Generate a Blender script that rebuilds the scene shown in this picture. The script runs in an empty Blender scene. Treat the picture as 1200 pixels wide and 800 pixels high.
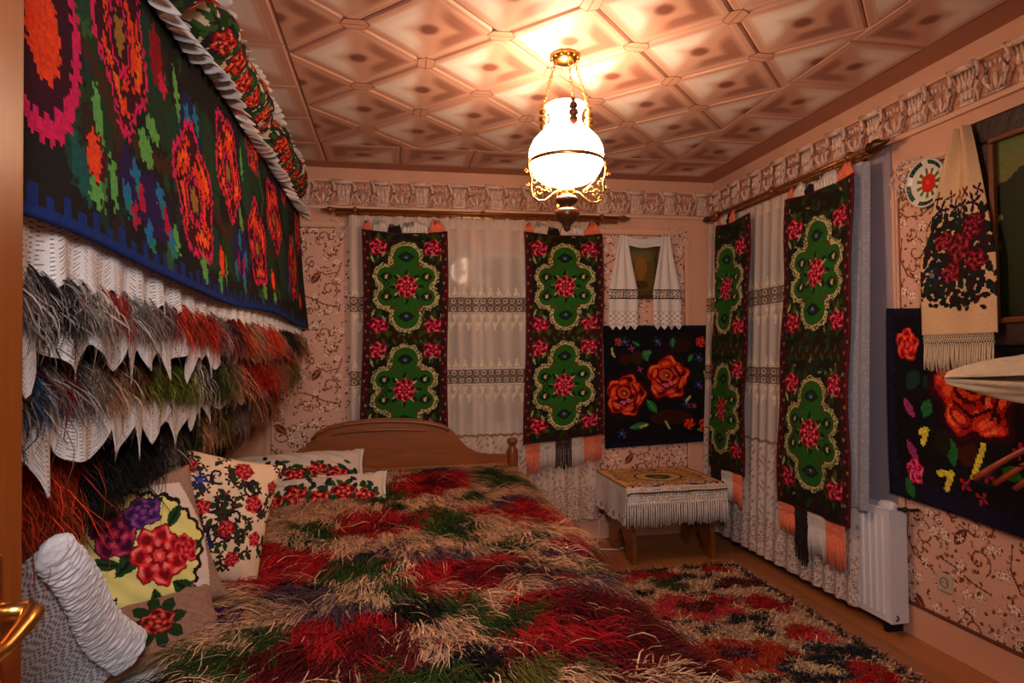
import bpy, bmesh, math, random
import numpy as np
from mathutils import Vector, Matrix

rng = np.random.default_rng(7)
random.seed(7)
PI = math.pi
COL = bpy.context.scene.collection
SC = bpy.context.scene

# ------------------------------------------------------------------ camera
yaw, pit, rol = math.radians(10.56), math.radians(1.18), math.radians(-.66)
fw = Vector((math.sin(yaw)*math.cos(pit), math.cos(yaw)*math.cos(pit), math.sin(pit)))
rt = Vector((math.cos(yaw), -math.sin(yaw), 0))
up = rt.cross(fw)
r2 = math.cos(rol)*rt + math.sin(rol)*up
u2 = -math.sin(rol)*rt + math.cos(rol)*up
cd = bpy.data.cameras.new('camera'); cd.sensor_width = 36; cd.lens = 744/1200*36
cd.clip_start = .02
cam = bpy.data.objects.new('camera', cd); COL.objects.link(cam)
m = Matrix((r2, u2, -fw)).transposed().to_4x4(); m.translation = Vector((0, 0, 1.35))
cam.matrix_world = m
SC.camera = cam

# ------------------------------------------------------------------ world, light, exposure
w = bpy.data.worlds.new('night'); SC.world = w; w.use_nodes = True
w.node_tree.nodes['Background'].inputs[0].default_value = (.35, .42, .6, 1)
w.node_tree.nodes['Background'].inputs[1].default_value = .01
SC.view_settings.view_transform = 'Standard'
SC.view_settings.look = 'None'
SC.view_settings.gamma = 1
SC.view_settings.use_curve_mapping = False
SC.view_settings.exposure = 0.85
LAMP_WARM = (1.0, .66, .42)
SHADE_STRENGTH = 18.0

def area_light(name, loc, target, size, power, col):
    l = bpy.data.lights.new(name, 'AREA'); l.size = size; l.energy = power; l.color = col
    o = bpy.data.objects.new(name, l); COL.objects.link(o); o.location = loc
    o.rotation_euler = (Vector(target)-Vector(loc)).to_track_quat('-Z', 'Y').to_euler()
    return o
# unseen fill light added behind the camera, shining in through the doorway
area_light('doorway_fill', (.08, -.30, 1.93), (.5, 3.0, .9), .35, 18, (1, .93, .92))

# ------------------------------------------------------------------ helpers
def L(c):
    c = np.asarray(c, float)
    o = np.where(c <= .04045, c/12.92, ((np.clip(c, 0, 1)+.055)/1.055)**2.4)
    return o

def mat(name, col, rough=.6, metal=0, noise=0, nscale=20, bump=0, bscale=60, stretch=None, **kw):
    m = bpy.data.materials.new(name); m.use_nodes = True
    nt = m.node_tree; b = nt.nodes['Principled BSDF']
    c = (*L(col), 1)
    b.inputs['Base Color'].default_value = c
    b.inputs['Roughness'].default_value = rough; b.inputs['Metallic'].default_value = metal
    for k, v in kw.items(): b.inputs[k.replace('_', ' ')].default_value = v
    tc = nt.nodes.new('ShaderNodeTexCoord'); mp = nt.nodes.new('ShaderNodeMapping')
    nt.links.new(tc.outputs['Object'], mp.inputs[0])
    if stretch: mp.inputs['Scale'].default_value = stretch
    if noise:
        n = nt.nodes.new('ShaderNodeTexNoise'); n.inputs['Scale'].default_value = nscale; n.inputs['Detail'].default_value = 5
        nt.links.new(mp.outputs[0], n.inputs[0])
        r = nt.nodes.new('ShaderNodeValToRGB')
        r.color_ramp.elements[0].position = .3; r.color_ramp.elements[1].position = .7
        r.color_ramp.elements[0].color = (*[x*(1-noise) for x in c[:3]], 1)
        r.color_ramp.elements[1].color = (*[min(1, x*(1+noise)) for x in c[:3]], 1)
        nt.links.new(n.outputs[0], r.inputs[0]); nt.links.new(r.outputs[0], b.inputs['Base Color'])
    if bump:
        n2 = nt.nodes.new('ShaderNodeTexNoise'); n2.inputs['Scale'].default_value = bscale
        nt.links.new(mp.outputs[0], n2.inputs[0])
        bp = nt.nodes.new('ShaderNodeBump'); bp.inputs['Strength'].default_value = bump; bp.inputs['Distance'].default_value = .01
        nt.links.new(n2.outputs[0], bp.inputs['Height']); nt.links.new(bp.outputs[0], b.inputs['Normal'])
    return m

def vmat(name, rough=.9, weave=0, wscale=400, var=.12, sheen=.0, alpha=False, trans=0):
    """material that reads the dyed pattern from the mesh and adds weave"""
    m = bpy.data.materials.new(name); m.use_nodes = True
    nt = m.node_tree; b = nt.nodes['Principled BSDF']; out = nt.nodes['Material Output']
    at = nt.nodes.new('ShaderNodeAttribute'); at.attribute_name = 'Col'
    tc = nt.nodes.new('ShaderNodeTexCoord')
    n = nt.nodes.new('ShaderNodeTexNoise'); n.inputs['Scale'].default_value = wscale; n.inputs['Detail'].default_value = 2
    nt.links.new(tc.outputs['Object'], n.inputs[0])
    mr = nt.nodes.new('ShaderNodeMapRange'); mr.inputs[1].default_value = .3; mr.inputs[2].default_value = .7
    mr.inputs[3].default_value = 1-var; mr.inputs[4].default_value = 1+var
    nt.links.new(n.outputs[0], mr.inputs[0])
    mx = nt.nodes.new('ShaderNodeVectorMath'); mx.operation = 'SCALE'
    nt.links.new(at.outputs['Color'], mx.inputs[0]); nt.links.new(mr.outputs[0], mx.inputs['Scale'])
    nt.links.new(mx.outputs[0], b.inputs['Base Color'])
    b.inputs['Roughness'].default_value = rough
    b.inputs['Specular IOR Level'].default_value = .2
    if sheen:
        b.inputs['Sheen Weight'].default_value = sheen
    if weave:
        bp = nt.nodes.new('ShaderNodeBump'); bp.inputs['Strength'].default_value = weave; bp.inputs['Distance'].default_value = .004
        nt.links.new(n.outputs[0], bp.inputs['Height']); nt.links.new(bp.outputs[0], b.inputs['Normal'])
    if alpha:
        tr = nt.nodes.new('ShaderNodeBsdfTransparent')
        tl = nt.nodes.new('ShaderNodeBsdfTranslucent'); nt.links.new(mx.outputs[0], tl.inputs[0])
        m1 = nt.nodes.new('ShaderNodeMixShader'); m1.inputs[0].default_value = trans
        nt.links.new(b.outputs[0], m1.inputs[1]); nt.links.new(tl.outputs[0], m1.inputs[2])
        m2 = nt.nodes.new('ShaderNodeMixShader')
        nt.links.new(at.outputs['Alpha'], m2.inputs[0]); nt.links.new(tr.outputs[0], m2.inputs[1]); nt.links.new(m1.outputs[0], m2.inputs[2])
        nt.links.new(m2.outputs[0], out.inputs['Surface'])
    return m

def obj(name, me, m=None, parent=None, smooth=False):
    if isinstance(me, bmesh.types.BMesh):
        bm = me; me = bpy.data.meshes.new(name); bm.to_mesh(me); bm.free()
    if m is not None:
        for x in (m if isinstance(m, (list, tuple)) else [m]): me.materials.append(x)
    o = bpy.data.objects.new(name, me); COL.objects.link(o)
    if parent is not None: o.parent = parent
    if smooth and len(me.polygons): me.polygons.foreach_set('use_smooth', [True]*len(me.polygons))
    return o

def tag(o, label=None, cat=None, group=None, kind=None):
    if label: o['label'] = label
    if cat: o['category'] = cat
    if group: o['group'] = group
    if kind: o['kind'] = kind
    return o

def thing(name, label=None, cat=None, loc=(0, 0, 0), rz=0, group=None, kind=None):
    o = bpy.data.objects.new(name, None); COL.objects.link(o); o.location = loc; o.rotation_euler = (0, 0, rz)
    o.empty_display_size = .05
    return tag(o, label, cat, group, kind)

def dup(o, parent=None):
    c = o.copy(); COL.objects.link(c); c.parent = parent
    return c

def clone(o, parent=None):
    c = dup(o, parent)
    for ch in list(o.children):
        k = dup(ch, c)
        for g in list(ch.children): dup(g, k)
    return c

def box(bm, x0, x1, y0, y1, z0, z1, mi=0, bev=0):
    vs = [bm.verts.new((x, y, z)) for x in (x0, x1) for y in (y0, y1) for z in (z0, z1)]
    fs = []
    for q in ((0, 1, 3, 2), (4, 6, 7, 5), (0, 4, 5, 1), (2, 3, 7, 6), (0, 2, 6, 4), (1, 5, 7, 3)):
        f = bm.faces.new([vs[i] for i in q]); f.material_index = mi; fs.append(f)
    if bev:
        es = {e for f in fs for e in f.edges}
        bmesh.ops.bevel(bm, geom=list(es), offset=bev, segments=2, affect='EDGES', profile=.5)
    return vs

def tube(bm, pts, r, n=6, cap=True, closed=False, flat=1.0):
    pts = [Vector(p) for p in pts]; rings = []; N = len(pts)
    for i, p in enumerate(pts):
        if closed: t = pts[(i+1) % N]-pts[i-1]
        else: t = pts[min(i+1, N-1)]-pts[max(i-1, 0)]
        if t.length < 1e-9: t = Vector((0, 0, 1))
        t.normalize()
        a = Vector((0, 0, 1)) if abs(t.z) < .95 else Vector((1, 0, 0))
        u = t.cross(a).normalized(); v = t.cross(u)
        rr = r[i] if isinstance(r, (list, tuple)) else r
        rings.append([bm.verts.new(p + (u*math.cos(2*PI*k/n) + v*math.sin(2*PI*k/n)*flat)*rr) for k in range(n)])
    R = rings + ([rings[0]] if closed else [])
    for a, b in zip(R[:-1], R[1:]):
        for k in range(n):
            f = bm.faces.new((a[k], a[(k+1) % n], b[(k+1) % n], b[k])); f.smooth = True
    if cap and not closed:
        bm.faces.new(rings[0][::-1]); bm.faces.new(rings[-1])

def lathe(bm, prof, n=24, c=(0, 0, 0), cap=True, mi=0):
    rings = []
    for r, z in prof:
        rings.append([bm.verts.new((c[0]+r*math.cos(2*PI*k/n), c[1]+r*math.sin(2*PI*k/n), c[2]+z)) for k in range(n)])
    for a, b in zip(rings[:-1], rings[1:]):
        for k in range(n):
            f = bm.faces.new((a[k], a[(k+1) % n], b[(k+1) % n], b[k])); f.smooth = True; f.material_index = mi
    if cap:
        for q in (rings[0][::-1], rings[-1]):
            f = bm.faces.new(q); f.material_index = mi

def prism(bm, poly, y0, y1, bev=0, axis='y', mi=0):
    """poly of (a, b) extruded between y0 and y1; a, b are x, z (axis y) or y, z (axis x) or x, y (axis z)"""
    def P(a, b, t): return {'y': (a, t, b), 'x': (t, a, b), 'z': (a, b, t)}[axis]
    A = [bm.verts.new(P(a, b, y0)) for a, b in poly]; B = [bm.verts.new(P(a, b, y1)) for a, b in poly]
    n = len(poly); fs = [bm.faces.new(A), bm.faces.new(B[::-1])]
    for i in range(n): fs.append(bm.faces.new((A[i], B[i], B[(i+1) % n], A[(i+1) % n])))
    for f in fs: f.material_index = mi
    if bev:
        es = list({e for f in fs[:2] for e in f.edges})
        bmesh.ops.bevel(bm, geom=es, offset=bev, segments=2, affect='EDGES')
    bmesh.ops.recalc_face_normals(bm, faces=bm.faces[:])

def ball(bm, c, r, sx=1, sy=1, sz=1, seg=10, rings=7):
    M = Matrix.Translation(c) @ Matrix.Diagonal((sx, sy, sz, 1))
    ret = bmesh.ops.create_uvsphere(bm, u_segments=seg, v_segments=rings, radius=r, matrix=M)
    for v in ret['verts']:
        for f in v.link_faces: f.smooth = True

# --- numpy mesh with colour attribute
def npmesh(name, V, F, C=None, percorner=False, smooth=True):
    me = bpy.data.meshes.new(name)
    V = np.asarray(V, np.float32).reshape(-1, 3); F = np.asarray(F, np.int32)
    k = F.shape[1]
    me.vertices.add(len(V)); me.vertices.foreach_set('co', V.ravel())
    me.loops.add(F.size); me.loops.foreach_set('vertex_index', F.ravel())
    me.polygons.add(len(F)); me.polygons.foreach_set('loop_start', np.arange(0, F.size, k, dtype=np.int32))
    try: me.polygons.foreach_set('loop_total', np.full(len(F), k, np.int32))
    except Exception: pass
    if smooth: me.polygons.foreach_set('use_smooth', np.ones(len(F), bool))
    me.update(calc_edges=True)
    if C is not None:
        C = np.asarray(C, np.float32)
        if C.shape[-1] == 3: C = np.concatenate([C, np.ones(C.shape[:-1]+(1,), np.float32)], -1)
        if percorner:
            at = me.color_attributes.new('Col', 'BYTE_COLOR', 'CORNER')
            at.data.foreach_set('color', np.repeat(C.reshape(-1, 4), k, axis=0).ravel())
        else:
            at = me.color_attributes.new('Col', 'BYTE_COLOR', 'POINT')
            at.data.foreach_set('color', C.reshape(-1, 4).ravel())
    return me

def gridF(ny, nx, off=0):
    i = np.arange(ny*nx).reshape(ny, nx); j = (i//nx)*(nx+1) + i % nx + off
    return np.stack([j, j+nx+1, j+nx+2, j+1], -1).reshape(-1, 4)

def sheet(name, cv, fn, m, parent=None, thick=0, smooth=True, flip=False):
    """a painted cloth: one face per woven cell, shaped by fn(U, V)"""
    u = np.linspace(0, cv.w, cv.nx+1); v = np.linspace(0, cv.h, cv.ny+1)
    U, V = np.meshgrid(u, v)
    P = np.stack(np.broadcast_arrays(*fn(U, V)), -1)
    F = gridF(cv.ny, cv.nx)
    if flip: F = F[:, ::-1]
    C = cv.a.copy(); C[..., :3] = L(C[..., :3])
    me = npmesh(name, P, F, C.reshape(-1, C.shape[-1]), True, smooth)
    o = obj(name, me, m, parent)
    if thick:
        s = o.modifiers.new('thickness', 'SOLIDIFY'); s.thickness = thick; s.offset = 0
    return o

class Cv:
    """a small painter working in metres: u to the right, v down"""
    def __init__(s, w, h, c, base, c2=None):
        s.w, s.h = w, h; s.nx = max(2, int(round(w/c))); s.ny = max(2, int(round(h/(c2 or c))))
        s.X, s.Y = np.meshgrid((np.arange(s.nx)+.5)*w/s.nx, (np.arange(s.ny)+.5)*h/s.ny)
        s.a = np.zeros((s.ny, s.nx, len(base))); s.a[:] = base
    def put(s, m, c):
        if len(c) < s.a.shape[-1]: s.a[..., :len(c)][m] = c
        else: s.a[m] = c
    def rel(s, x, y, ang=0):
        dx, dy = s.X-x, s.Y-y
        ca, sa = math.cos(ang), math.sin(ang)
        return dx*ca+dy*sa, -dx*sa+dy*ca
    def ell(s, x, y, rx, ry, c, ang=0):
        a, b = s.rel(x, y, ang); s.put((a/rx)**2+(b/ry)**2 < 1, c)
    def rect(s, x0, x1, y0, y1, c): s.put((s.X >= x0) & (s.X < x1) & (s.Y >= y0) & (s.Y < y1), c)
    def leaf(s, x, y, l, wd, ang, c, mid=None):
        a, b = s.rel(x, y, ang); t = np.clip(a/l, 0, 1)
        k = wd*np.sin(t*PI)**.8
        s.put((a > 0) & (a < l) & (abs(b) < k), c)
        if mid is not None: s.put((a > 0) & (a < l*.9) & (abs(b) < k*.22), mid)
    def stroke(s, pts, wd, c):
        m = np.zeros(s.X.shape, bool)
        for (x0, y0), (x1, y1) in zip(pts[:-1], pts[1:]):
            d = (x1-x0)**2+(y1-y0)**2+1e-12
            t = np.clip(((s.X-x0)*(x1-x0)+(s.Y-y0)*(y1-y0))/d, 0, 1)
            m |= (s.X-x0-t*(x1-x0))**2+(s.Y-y0-t*(y1-y0))**2 < wd*wd
        s.put(m, c)
    def spiral(s, x, y, r, a0, turns, wd, c, d=1):
        n = 18; s.stroke([(x+r*(1-i/n*.85)*math.cos(a0+d*turns*2*PI*i/n), y+r*(1-i/n*.85)*math.sin(a0+d*turns*2*PI*i/n)) for i in range(n+1)], wd, c)
    def rose(s, x, y, rx, ry=None, pal=None, ph=0, outline=None, n=5):
        ry = ry or rx
        a, b = s.rel(x, y); q = np.hypot(a/rx, b/ry); th = np.arctan2(b/ry, a/rx)
        wob = 1+.10*np.cos(n*th+ph)+.04*np.cos((2*n+1)*th+ph*2)
        q = q/wob
        if outline is not None: s.put(q < 1.12, outline)
        s.put(q < 1, pal[0])
        v = np.cos(n*th+ph+5.5*q)+.7*np.sin(15*q+ph)
        s.put((q < .95) & (v > -.5), pal[1]); s.put((q < .92) & (v > .15), pal[2]); s.put((q < .9) & (v > .95), pal[3])
        s.put(q < .3, pal[0]); s.put(q < .22, pal[2]); s.put(q < .09, pal[4] if len(pal) > 4 else pal[3])
    def blossom(s, x, y, r, c, cc, n=5, ph=0):
        a, b = s.rel(x, y); q = np.hypot(a, b)/r; th = np.arctan2(b, a)
        s.put(q < .55+.45*np.cos(n*th+ph), c); s.put(q < .25, cc)
    def speck(s, m, cols, p):
        r = rng.random(s.X.shape)
        for c in cols:
            k = m & (r < p); s.put(k, c); r = rng.random(s.X.shape)
    def grain(s, amt):
        s.a[..., :3] *= (1+amt*(rng.random(s.X.shape)-.5))[..., None]

# --- strands of wool: flat ribbons that taper to a point
def strands(name, root, d, length, nrm, colr, width, m, parent, segs=5, wave=.25, drop=.0, lift=.3, kind='stuff', lock=1):
    N = len(root); nrm = nrm/np.linalg.norm(nrm, axis=1, keepdims=True)
    d = d/np.linalg.norm(d, axis=1, keepdims=True)
    side = np.cross(d, nrm); side /= np.linalg.norm(side, axis=1, keepdims=True)+1e-9
    K_ = -(-N//lock)
    ph = np.repeat(rng.random((K_, 1))*6.28, lock, 0)[:N]+rng.normal(0, .35, (N, 1)); am = np.repeat((rng.random((K_, 1))-.5)*2*wave, lock, 0)[:N]+rng.normal(0, .12*wave, (N, 1))
    curl = np.repeat((rng.random((K_, 1))-.5)*wave*3, lock, 0)[:N]+rng.normal(0, .35*wave, (N, 1))
    length = np.broadcast_to(length, (N,)).reshape(N, 1)
    width = np.broadcast_to(width, (N,)).reshape(N, 1)
    V = np.zeros((N, segs+1, 2, 3), np.float32); C = np.zeros((N, segs+1, 2, 3), np.float32)
    colr = L(colr)
    for i in range(segs+1):
        t = i/segs
        c = root + d*length*t + side*length*(am*np.sin(ph+5*t)*t + curl*t*t*.5) + nrm*length*(lift*np.sin(min(1, t*1.0)*PI)*.5) 
        c[:, 2] -= (drop*length[:, 0])*t*t
        wv = width*(1-t**2.2*.92)
        V[:, i, 0] = c-side*wv; V[:, i, 1] = c+side*wv
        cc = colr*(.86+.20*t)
        C[:, i, 0] = cc; C[:, i, 1] = cc
    base = np.arange(N)[:, None]*(segs+1)*2
    q = np.arange(segs)[None]*2
    F = np.stack([base+q, base+q+1, base+q+3, base+q+2], -1).reshape(-1, 4)
    me = npmesh(name, V.reshape(-1, 3), F, np.clip(C, 0, 1).reshape(-1, 3), False)
    o = obj(name, me, m, parent)
    if kind: o['kind'] = kind
    return o

# ------------------------------------------------------------------ room numbers
X0, X1, Y0, Y1, H = -1.22, 2.42, .20, 4.49, 2.655

PINK = (.86, .66, .55)
M_wall = mat('pink_plaster', PINK, .85, noise=.05, nscale=6)
M_trim = mat('pink_moulding', (.88, .70, .58), .6)
M_trim_d = mat('brown_print_line', (.42, .20, .12), .7)
M_gold = mat('gilded_moulding', (.72, .50, .34), .5)
M_lilac = mat('lilac_grey_plaster', (.62, .56, .60), .8)
M_relief = mat('cornice_relief', (.90, .76, .68), .5, noise=.16, nscale=70, bump=.7, bscale=90)
M_relief_d = mat('cornice_ground', (.74, .52, .42), .7, noise=.40, nscale=45, bump=.8, bscale=60)
M_wood = mat('honey_wood', (.50, .27, .10), .35, noise=.22, nscale=9, stretch=(1, 1, 9))
M_woodx = mat('honey_wood_long', (.55, .30, .10), .32, noise=.2, nscale=6, stretch=(1, 6, 14))
M_wood_d = mat('dark_turned_wood', (.30, .15, .08), .3, noise=.2, nscale=12)
M_door = mat('varnished_door_wood', (.54, .27, .07), .3, noise=.14, nscale=10, stretch=(10, 10, .7))
M_floorp = [mat('floor_laminate', (.60+.03*i, .38+.02*i, .22+.01*i), .4, noise=.14, nscale=5, stretch=(14, 1, 1)) for i in range(3)]
M_base = mat('pink_skirting', (.86, .64, .52), .6)
M_brass = mat('brass', (.83, .62, .34), .28, metal=1)
M_brass_d = mat('aged_brass', (.56, .34, .15), .35, metal=.6)
M_white = mat('white_enamel', (.86, .86, .88), .35)
M_dark = mat('dark_metal', (.12, .08, .07), .4, metal=.4)
M_cloth = mat('white_cotton', (.87, .86, .86), .9, bump=.25, bscale=250)
M_cream = mat('cream_linen', (.84, .76, .63), .9, noise=.06, nscale=30, bump=.35, bscale=200)
M_coral = mat('coral_wool', (.92, .48, .34), .9, noise=.1, nscale=80)
M_black = mat('black_wool', (.10, .05, .05), .95, noise=.2, nscale=80)
M_whitew = mat('white_wool', (.84, .80, .77), .9, noise=.12, nscale=80)
M_rug = vmat('woven_wool', .95, .5, 500, .18, .0)
M_fine = vmat('embroidered_cloth', .9, .3, 500, .08)
M_paper = vmat('printed_wallpaper', .7, .1, 300, .05)
M_sheer = vmat('sheer_lace', .9, 0, 200, .05, alpha=True, trans=.35)
M_fur = vmat('long_pile_wool', .85, 0, 60, .15)
M_paint = vmat('oil_paint', .45, .2, 60, .1)

# ------------------------------------------------------------------ structure
def plane_box(name, *b, m=M_wall, parent=None):
    bm = bmesh.new(); box(bm, *b); o = obj(name, bm, m, parent)
    if parent is None: o['kind'] = 'structure'
    return o

bm = bmesh.new()   # back wall with a window opening
WX0, WX1, WZ0, WZ1 = -.05, 1.25, .82, 2.1
for b in ((X0-.15, WX0, 0, H), (WX1, X1+.15, 0, H), (WX0, WX1, 0, WZ0), (WX0, WX1, WZ1, H)):
    box(bm, b[0], b[1], Y1, Y1+.15, b[2], b[3])
wall_back = tag(obj('wall_back', bm, M_wall), kind='structure')
RY0, RY1, RZ0, RZ1 = 2.95, 4.15, .75, 2.1
bm = bmesh.new()
for b in ((Y0-.17, RY0, 0, H), (RY1, Y1, 0, H), (RY0, RY1, 0, RZ0), (RY0, RY1, RZ1, H)):
    box(bm, X1, X1+.15, b[0], b[1], b[2], b[3])
wall_right = tag(obj('wall_right', bm, M_wall), kind='structure')
plane_box('wall_left', X0-.15, X0, Y0-.17, Y1, 0, H)
bm = bmesh.new()
for b in ((X0, -.56, 0, H), (.60, X1, 0, H), (-.56, .60, 2.08, H)):
    box(bm, b[0], b[1], Y0-.17, Y0, b[2], b[3])
tag(obj('wall_front', bm, M_wall), kind='structure')

# hall beyond the door (behind the camera)
plane_box('floor_hall', -.9, 1.2, -2.0, Y0-.17, -.12, 0, m=M_floorp[0])

# floor: laminate planks, each one its own piece
floor = plane_box('floor', X0, X1, Y0-.17, Y1, -.12, -.008, m=M_wood_d)
pk = []
for M_ in M_floorp:
    bm = bmesh.new(); box(bm, -.0945, .0945, -.6, .6, -.008, 0); pk.append(obj('plank', bm, M_, floor))
nrow = 20; pw = (X1-X0)/nrow; k = 0
for i in range(nrow):
    y = Y0-.17 - random.random()*.9
    while y < Y1:
        y0, y1 = max(y, Y0-.17), min(y+1.2, Y1)
        if y1-y0 > .06:
            s = random.randrange(3)
            o = pk[s] if k < 3 and s == k else dup(pk[s], floor)
            o.location = (X0+pw*(i+.5), (y0+y1)/2, 0); o.scale = (pw/.1915, (y1-y0-.003)/1.2, 1); k += 1
        y += 1.2
for o in pk:
    if o.location.length < 1e-6: o.location = (X0+pw*.5, .6, -.004); o.scale = (.5, .3, .2)

# ceiling
ceiling = plane_box('ceiling', X0-.15, X1+.15, Y0-.17, Y1+.15, H, H+.12, m=mat('ceiling_joint', (.50, .28, .20), .8))
M_tile = bpy.data.materials.new('printed_ceiling_tile'); M_tile.use_nodes = True
nt = M_tile.node_tree; N = nt.nodes; K = nt.links; b = N['Principled BSDF']; b.inputs['Roughness'].default_value = .45
def mth(op, a, b_=None, c_=None):
    n = N.new('ShaderNodeMath'); n.operation = op
    for i, q in enumerate((a, b_, c_)):
        if q is None: continue
        if isinstance(q, (int, float)): n.inputs[i].default_value = q
        else: K.new(q, n.inputs[i])
    return n.outputs[0]
uv = N.new('ShaderNodeUVMap'); sx = N.new('ShaderNodeSeparateXYZ'); K.new(uv.outputs[0], sx.inputs[0])
nz = N.new('ShaderNodeTexNoise'); nz.inputs['Scale'].default_value = 3; K.new(uv.outputs[0], nz.inputs[0])
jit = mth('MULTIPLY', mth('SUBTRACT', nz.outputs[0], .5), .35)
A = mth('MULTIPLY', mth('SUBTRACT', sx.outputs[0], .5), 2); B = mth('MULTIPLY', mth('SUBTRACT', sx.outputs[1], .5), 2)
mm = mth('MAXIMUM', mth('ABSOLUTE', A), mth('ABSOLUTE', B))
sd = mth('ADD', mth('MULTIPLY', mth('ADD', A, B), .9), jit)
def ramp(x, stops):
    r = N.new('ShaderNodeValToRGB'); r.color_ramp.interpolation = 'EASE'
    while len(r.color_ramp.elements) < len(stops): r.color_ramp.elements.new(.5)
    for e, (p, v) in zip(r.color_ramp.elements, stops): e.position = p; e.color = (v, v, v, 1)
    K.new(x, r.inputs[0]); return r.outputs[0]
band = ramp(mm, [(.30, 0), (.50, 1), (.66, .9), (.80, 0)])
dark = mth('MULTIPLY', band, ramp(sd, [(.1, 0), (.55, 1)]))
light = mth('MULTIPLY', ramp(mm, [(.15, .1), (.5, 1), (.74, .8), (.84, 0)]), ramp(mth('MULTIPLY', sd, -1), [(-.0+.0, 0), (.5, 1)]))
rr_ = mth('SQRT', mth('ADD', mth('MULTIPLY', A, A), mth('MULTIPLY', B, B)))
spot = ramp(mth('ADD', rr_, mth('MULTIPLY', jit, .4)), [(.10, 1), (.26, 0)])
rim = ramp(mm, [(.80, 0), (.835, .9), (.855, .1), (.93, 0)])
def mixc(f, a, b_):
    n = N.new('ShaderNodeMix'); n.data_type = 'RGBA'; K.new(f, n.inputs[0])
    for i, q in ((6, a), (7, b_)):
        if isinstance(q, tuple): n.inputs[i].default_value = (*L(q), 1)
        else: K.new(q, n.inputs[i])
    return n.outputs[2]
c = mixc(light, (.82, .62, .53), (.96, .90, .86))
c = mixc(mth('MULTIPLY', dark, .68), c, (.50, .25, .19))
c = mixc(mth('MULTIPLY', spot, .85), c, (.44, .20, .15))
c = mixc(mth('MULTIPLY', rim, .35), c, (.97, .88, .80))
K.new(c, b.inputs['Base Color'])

def clip(poly, axis, val, keep_less):
    out = []
    for i, p in enumerate(poly):
        q = poly[(i+1) % len(poly)]
        ip = (p[axis] <= val) if keep_less else (p[axis] >= val); iq = (q[axis] <= val) if keep_less else (q[axis] >= val)
        if ip: out.append(p)
        if ip != iq:
            t = (val-p[axis])/(q[axis]-p[axis]); out.append((p[0]+t*(q[0]-p[0]), p[1]+t*(q[1]-p[1])))
    return out
tile_cache = {}
def tile_obj(poly, cx, cy, uvf):
    key = tuple((round(a-cx, 3), round(b-cy, 3)) for a, b in poly)
    if key not in tile_cache:
        loc = [(a-cx, b-cy) for a, b in poly]; n = len(loc)
        mx = sum(p[0] for p in loc)/n; my = sum(p[1] for p in loc)/n
        bm = bmesh.new(); uvl = bm.loops.layers.uv.new('UVMap')
        r = [1-.0025/.25, 1-.014/.25]
        o = [bm.verts.new((mx+(x-mx)*r[0], my+(y-my)*r[0], -.001)) for x, y in loc]
        q = [bm.verts.new((mx+(x-mx)*r[1], my+(y-my)*r[1], -.009)) for x, y in loc]
        fs = [bm.faces.new(q[::-1])]
        for i in range(n): fs.append(bm.faces.new((o[i], o[(i+1) % n], q[(i+1) % n], q[i])))
        for f in fs:
            for lp in f.loops:
                a, b_ = uvf(lp.vert.co.x, lp.vert.co.y); lp[uvl].uv = (a*.5+.5, b_*.5+.5)
        bmesh.ops.recalc_face_normals(bm, faces=bm.faces[:])
        for f in bm.faces:
            if f.normal.z > 0: f.normal_flip()
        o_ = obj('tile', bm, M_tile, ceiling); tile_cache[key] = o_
    else: o_ = dup(tile_cache[key], ceiling)
    o_.location = (cx, cy, H); return o_
FX0, FX1, FY1, PT = -.43, 1.89, 3.975, .5825
FX0 = FX1-4*.58
FY0 = FY1-6*PT
hx, hy = .29, PT/2
for i in range(-1, 10):
    for j in range(-1, 14):
        if (i+j) % 2 == 0: continue
        cx, cy = FX0+i*hx, FY1-j*hy
        poly = [(cx-hx, cy), (cx, cy-hy), (cx+hx, cy), (cx, cy+hy)]
        for ax, v, k in ((0, FX0, False), (0, FX1, True), (1, FY0, False), (1, FY1, True)): poly = clip(poly, ax, v, k)
        if len(poly) < 3: continue
        xs = [p[0] for p in poly]; ys = [p[1] for p in poly]
        if (max(xs)-min(xs)) < .02 or (max(ys)-min(ys)) < .02: continue
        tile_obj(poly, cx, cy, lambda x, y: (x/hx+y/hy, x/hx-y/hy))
def border(x0, x1, y0, y1, sxx, syy):
    cx, cy = (x0+x1)/2, (y0+y1)/2; a, b_ = (x1-x0)/2, (y1-y0)/2
    tile_obj([(x0, y0), (x1, y0), (x1, y1), (x0, y1)], cx, cy, lambda x, y: (sxx*x/a, syy*y/b_))
BW = .375
bl = (FY1-FY0)/8.5
y = FY1
while y > FY0-.01:
    y2 = max(y-.411, FY0-.4)
    border(FX1, FX1+BW, y2, y, -1, 1)
    border(-1.07, FX0, y2, y, -1, 1)
    y = y2
nb = 7; bx = [FX0+.03+(.455)*i for i in range(-1, 6)]
bx = [-1.07, -.43] + [.05, .52, .965, 1.41, 1.84, 2.265]
for a, b_ in zip(bx[:-1], bx[1:]):
    border(a, b_, FY1, FY1+BW, -1, -1)
M_strip = mat('ceiling_margin', (.72, .50, .40), .6)
for nm, b_ in (('margin', (X0, X1, FY1+BW, Y1, H-.006, H)), ('margin', (FX1+BW, X1, Y0, FY1+BW, H-.006, H)), ('margin', (X0, -1.07, Y0, FY1+BW, H-.006, H))):
    plane_box(nm, *b_, m=M_strip, parent=ceiling)
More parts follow.
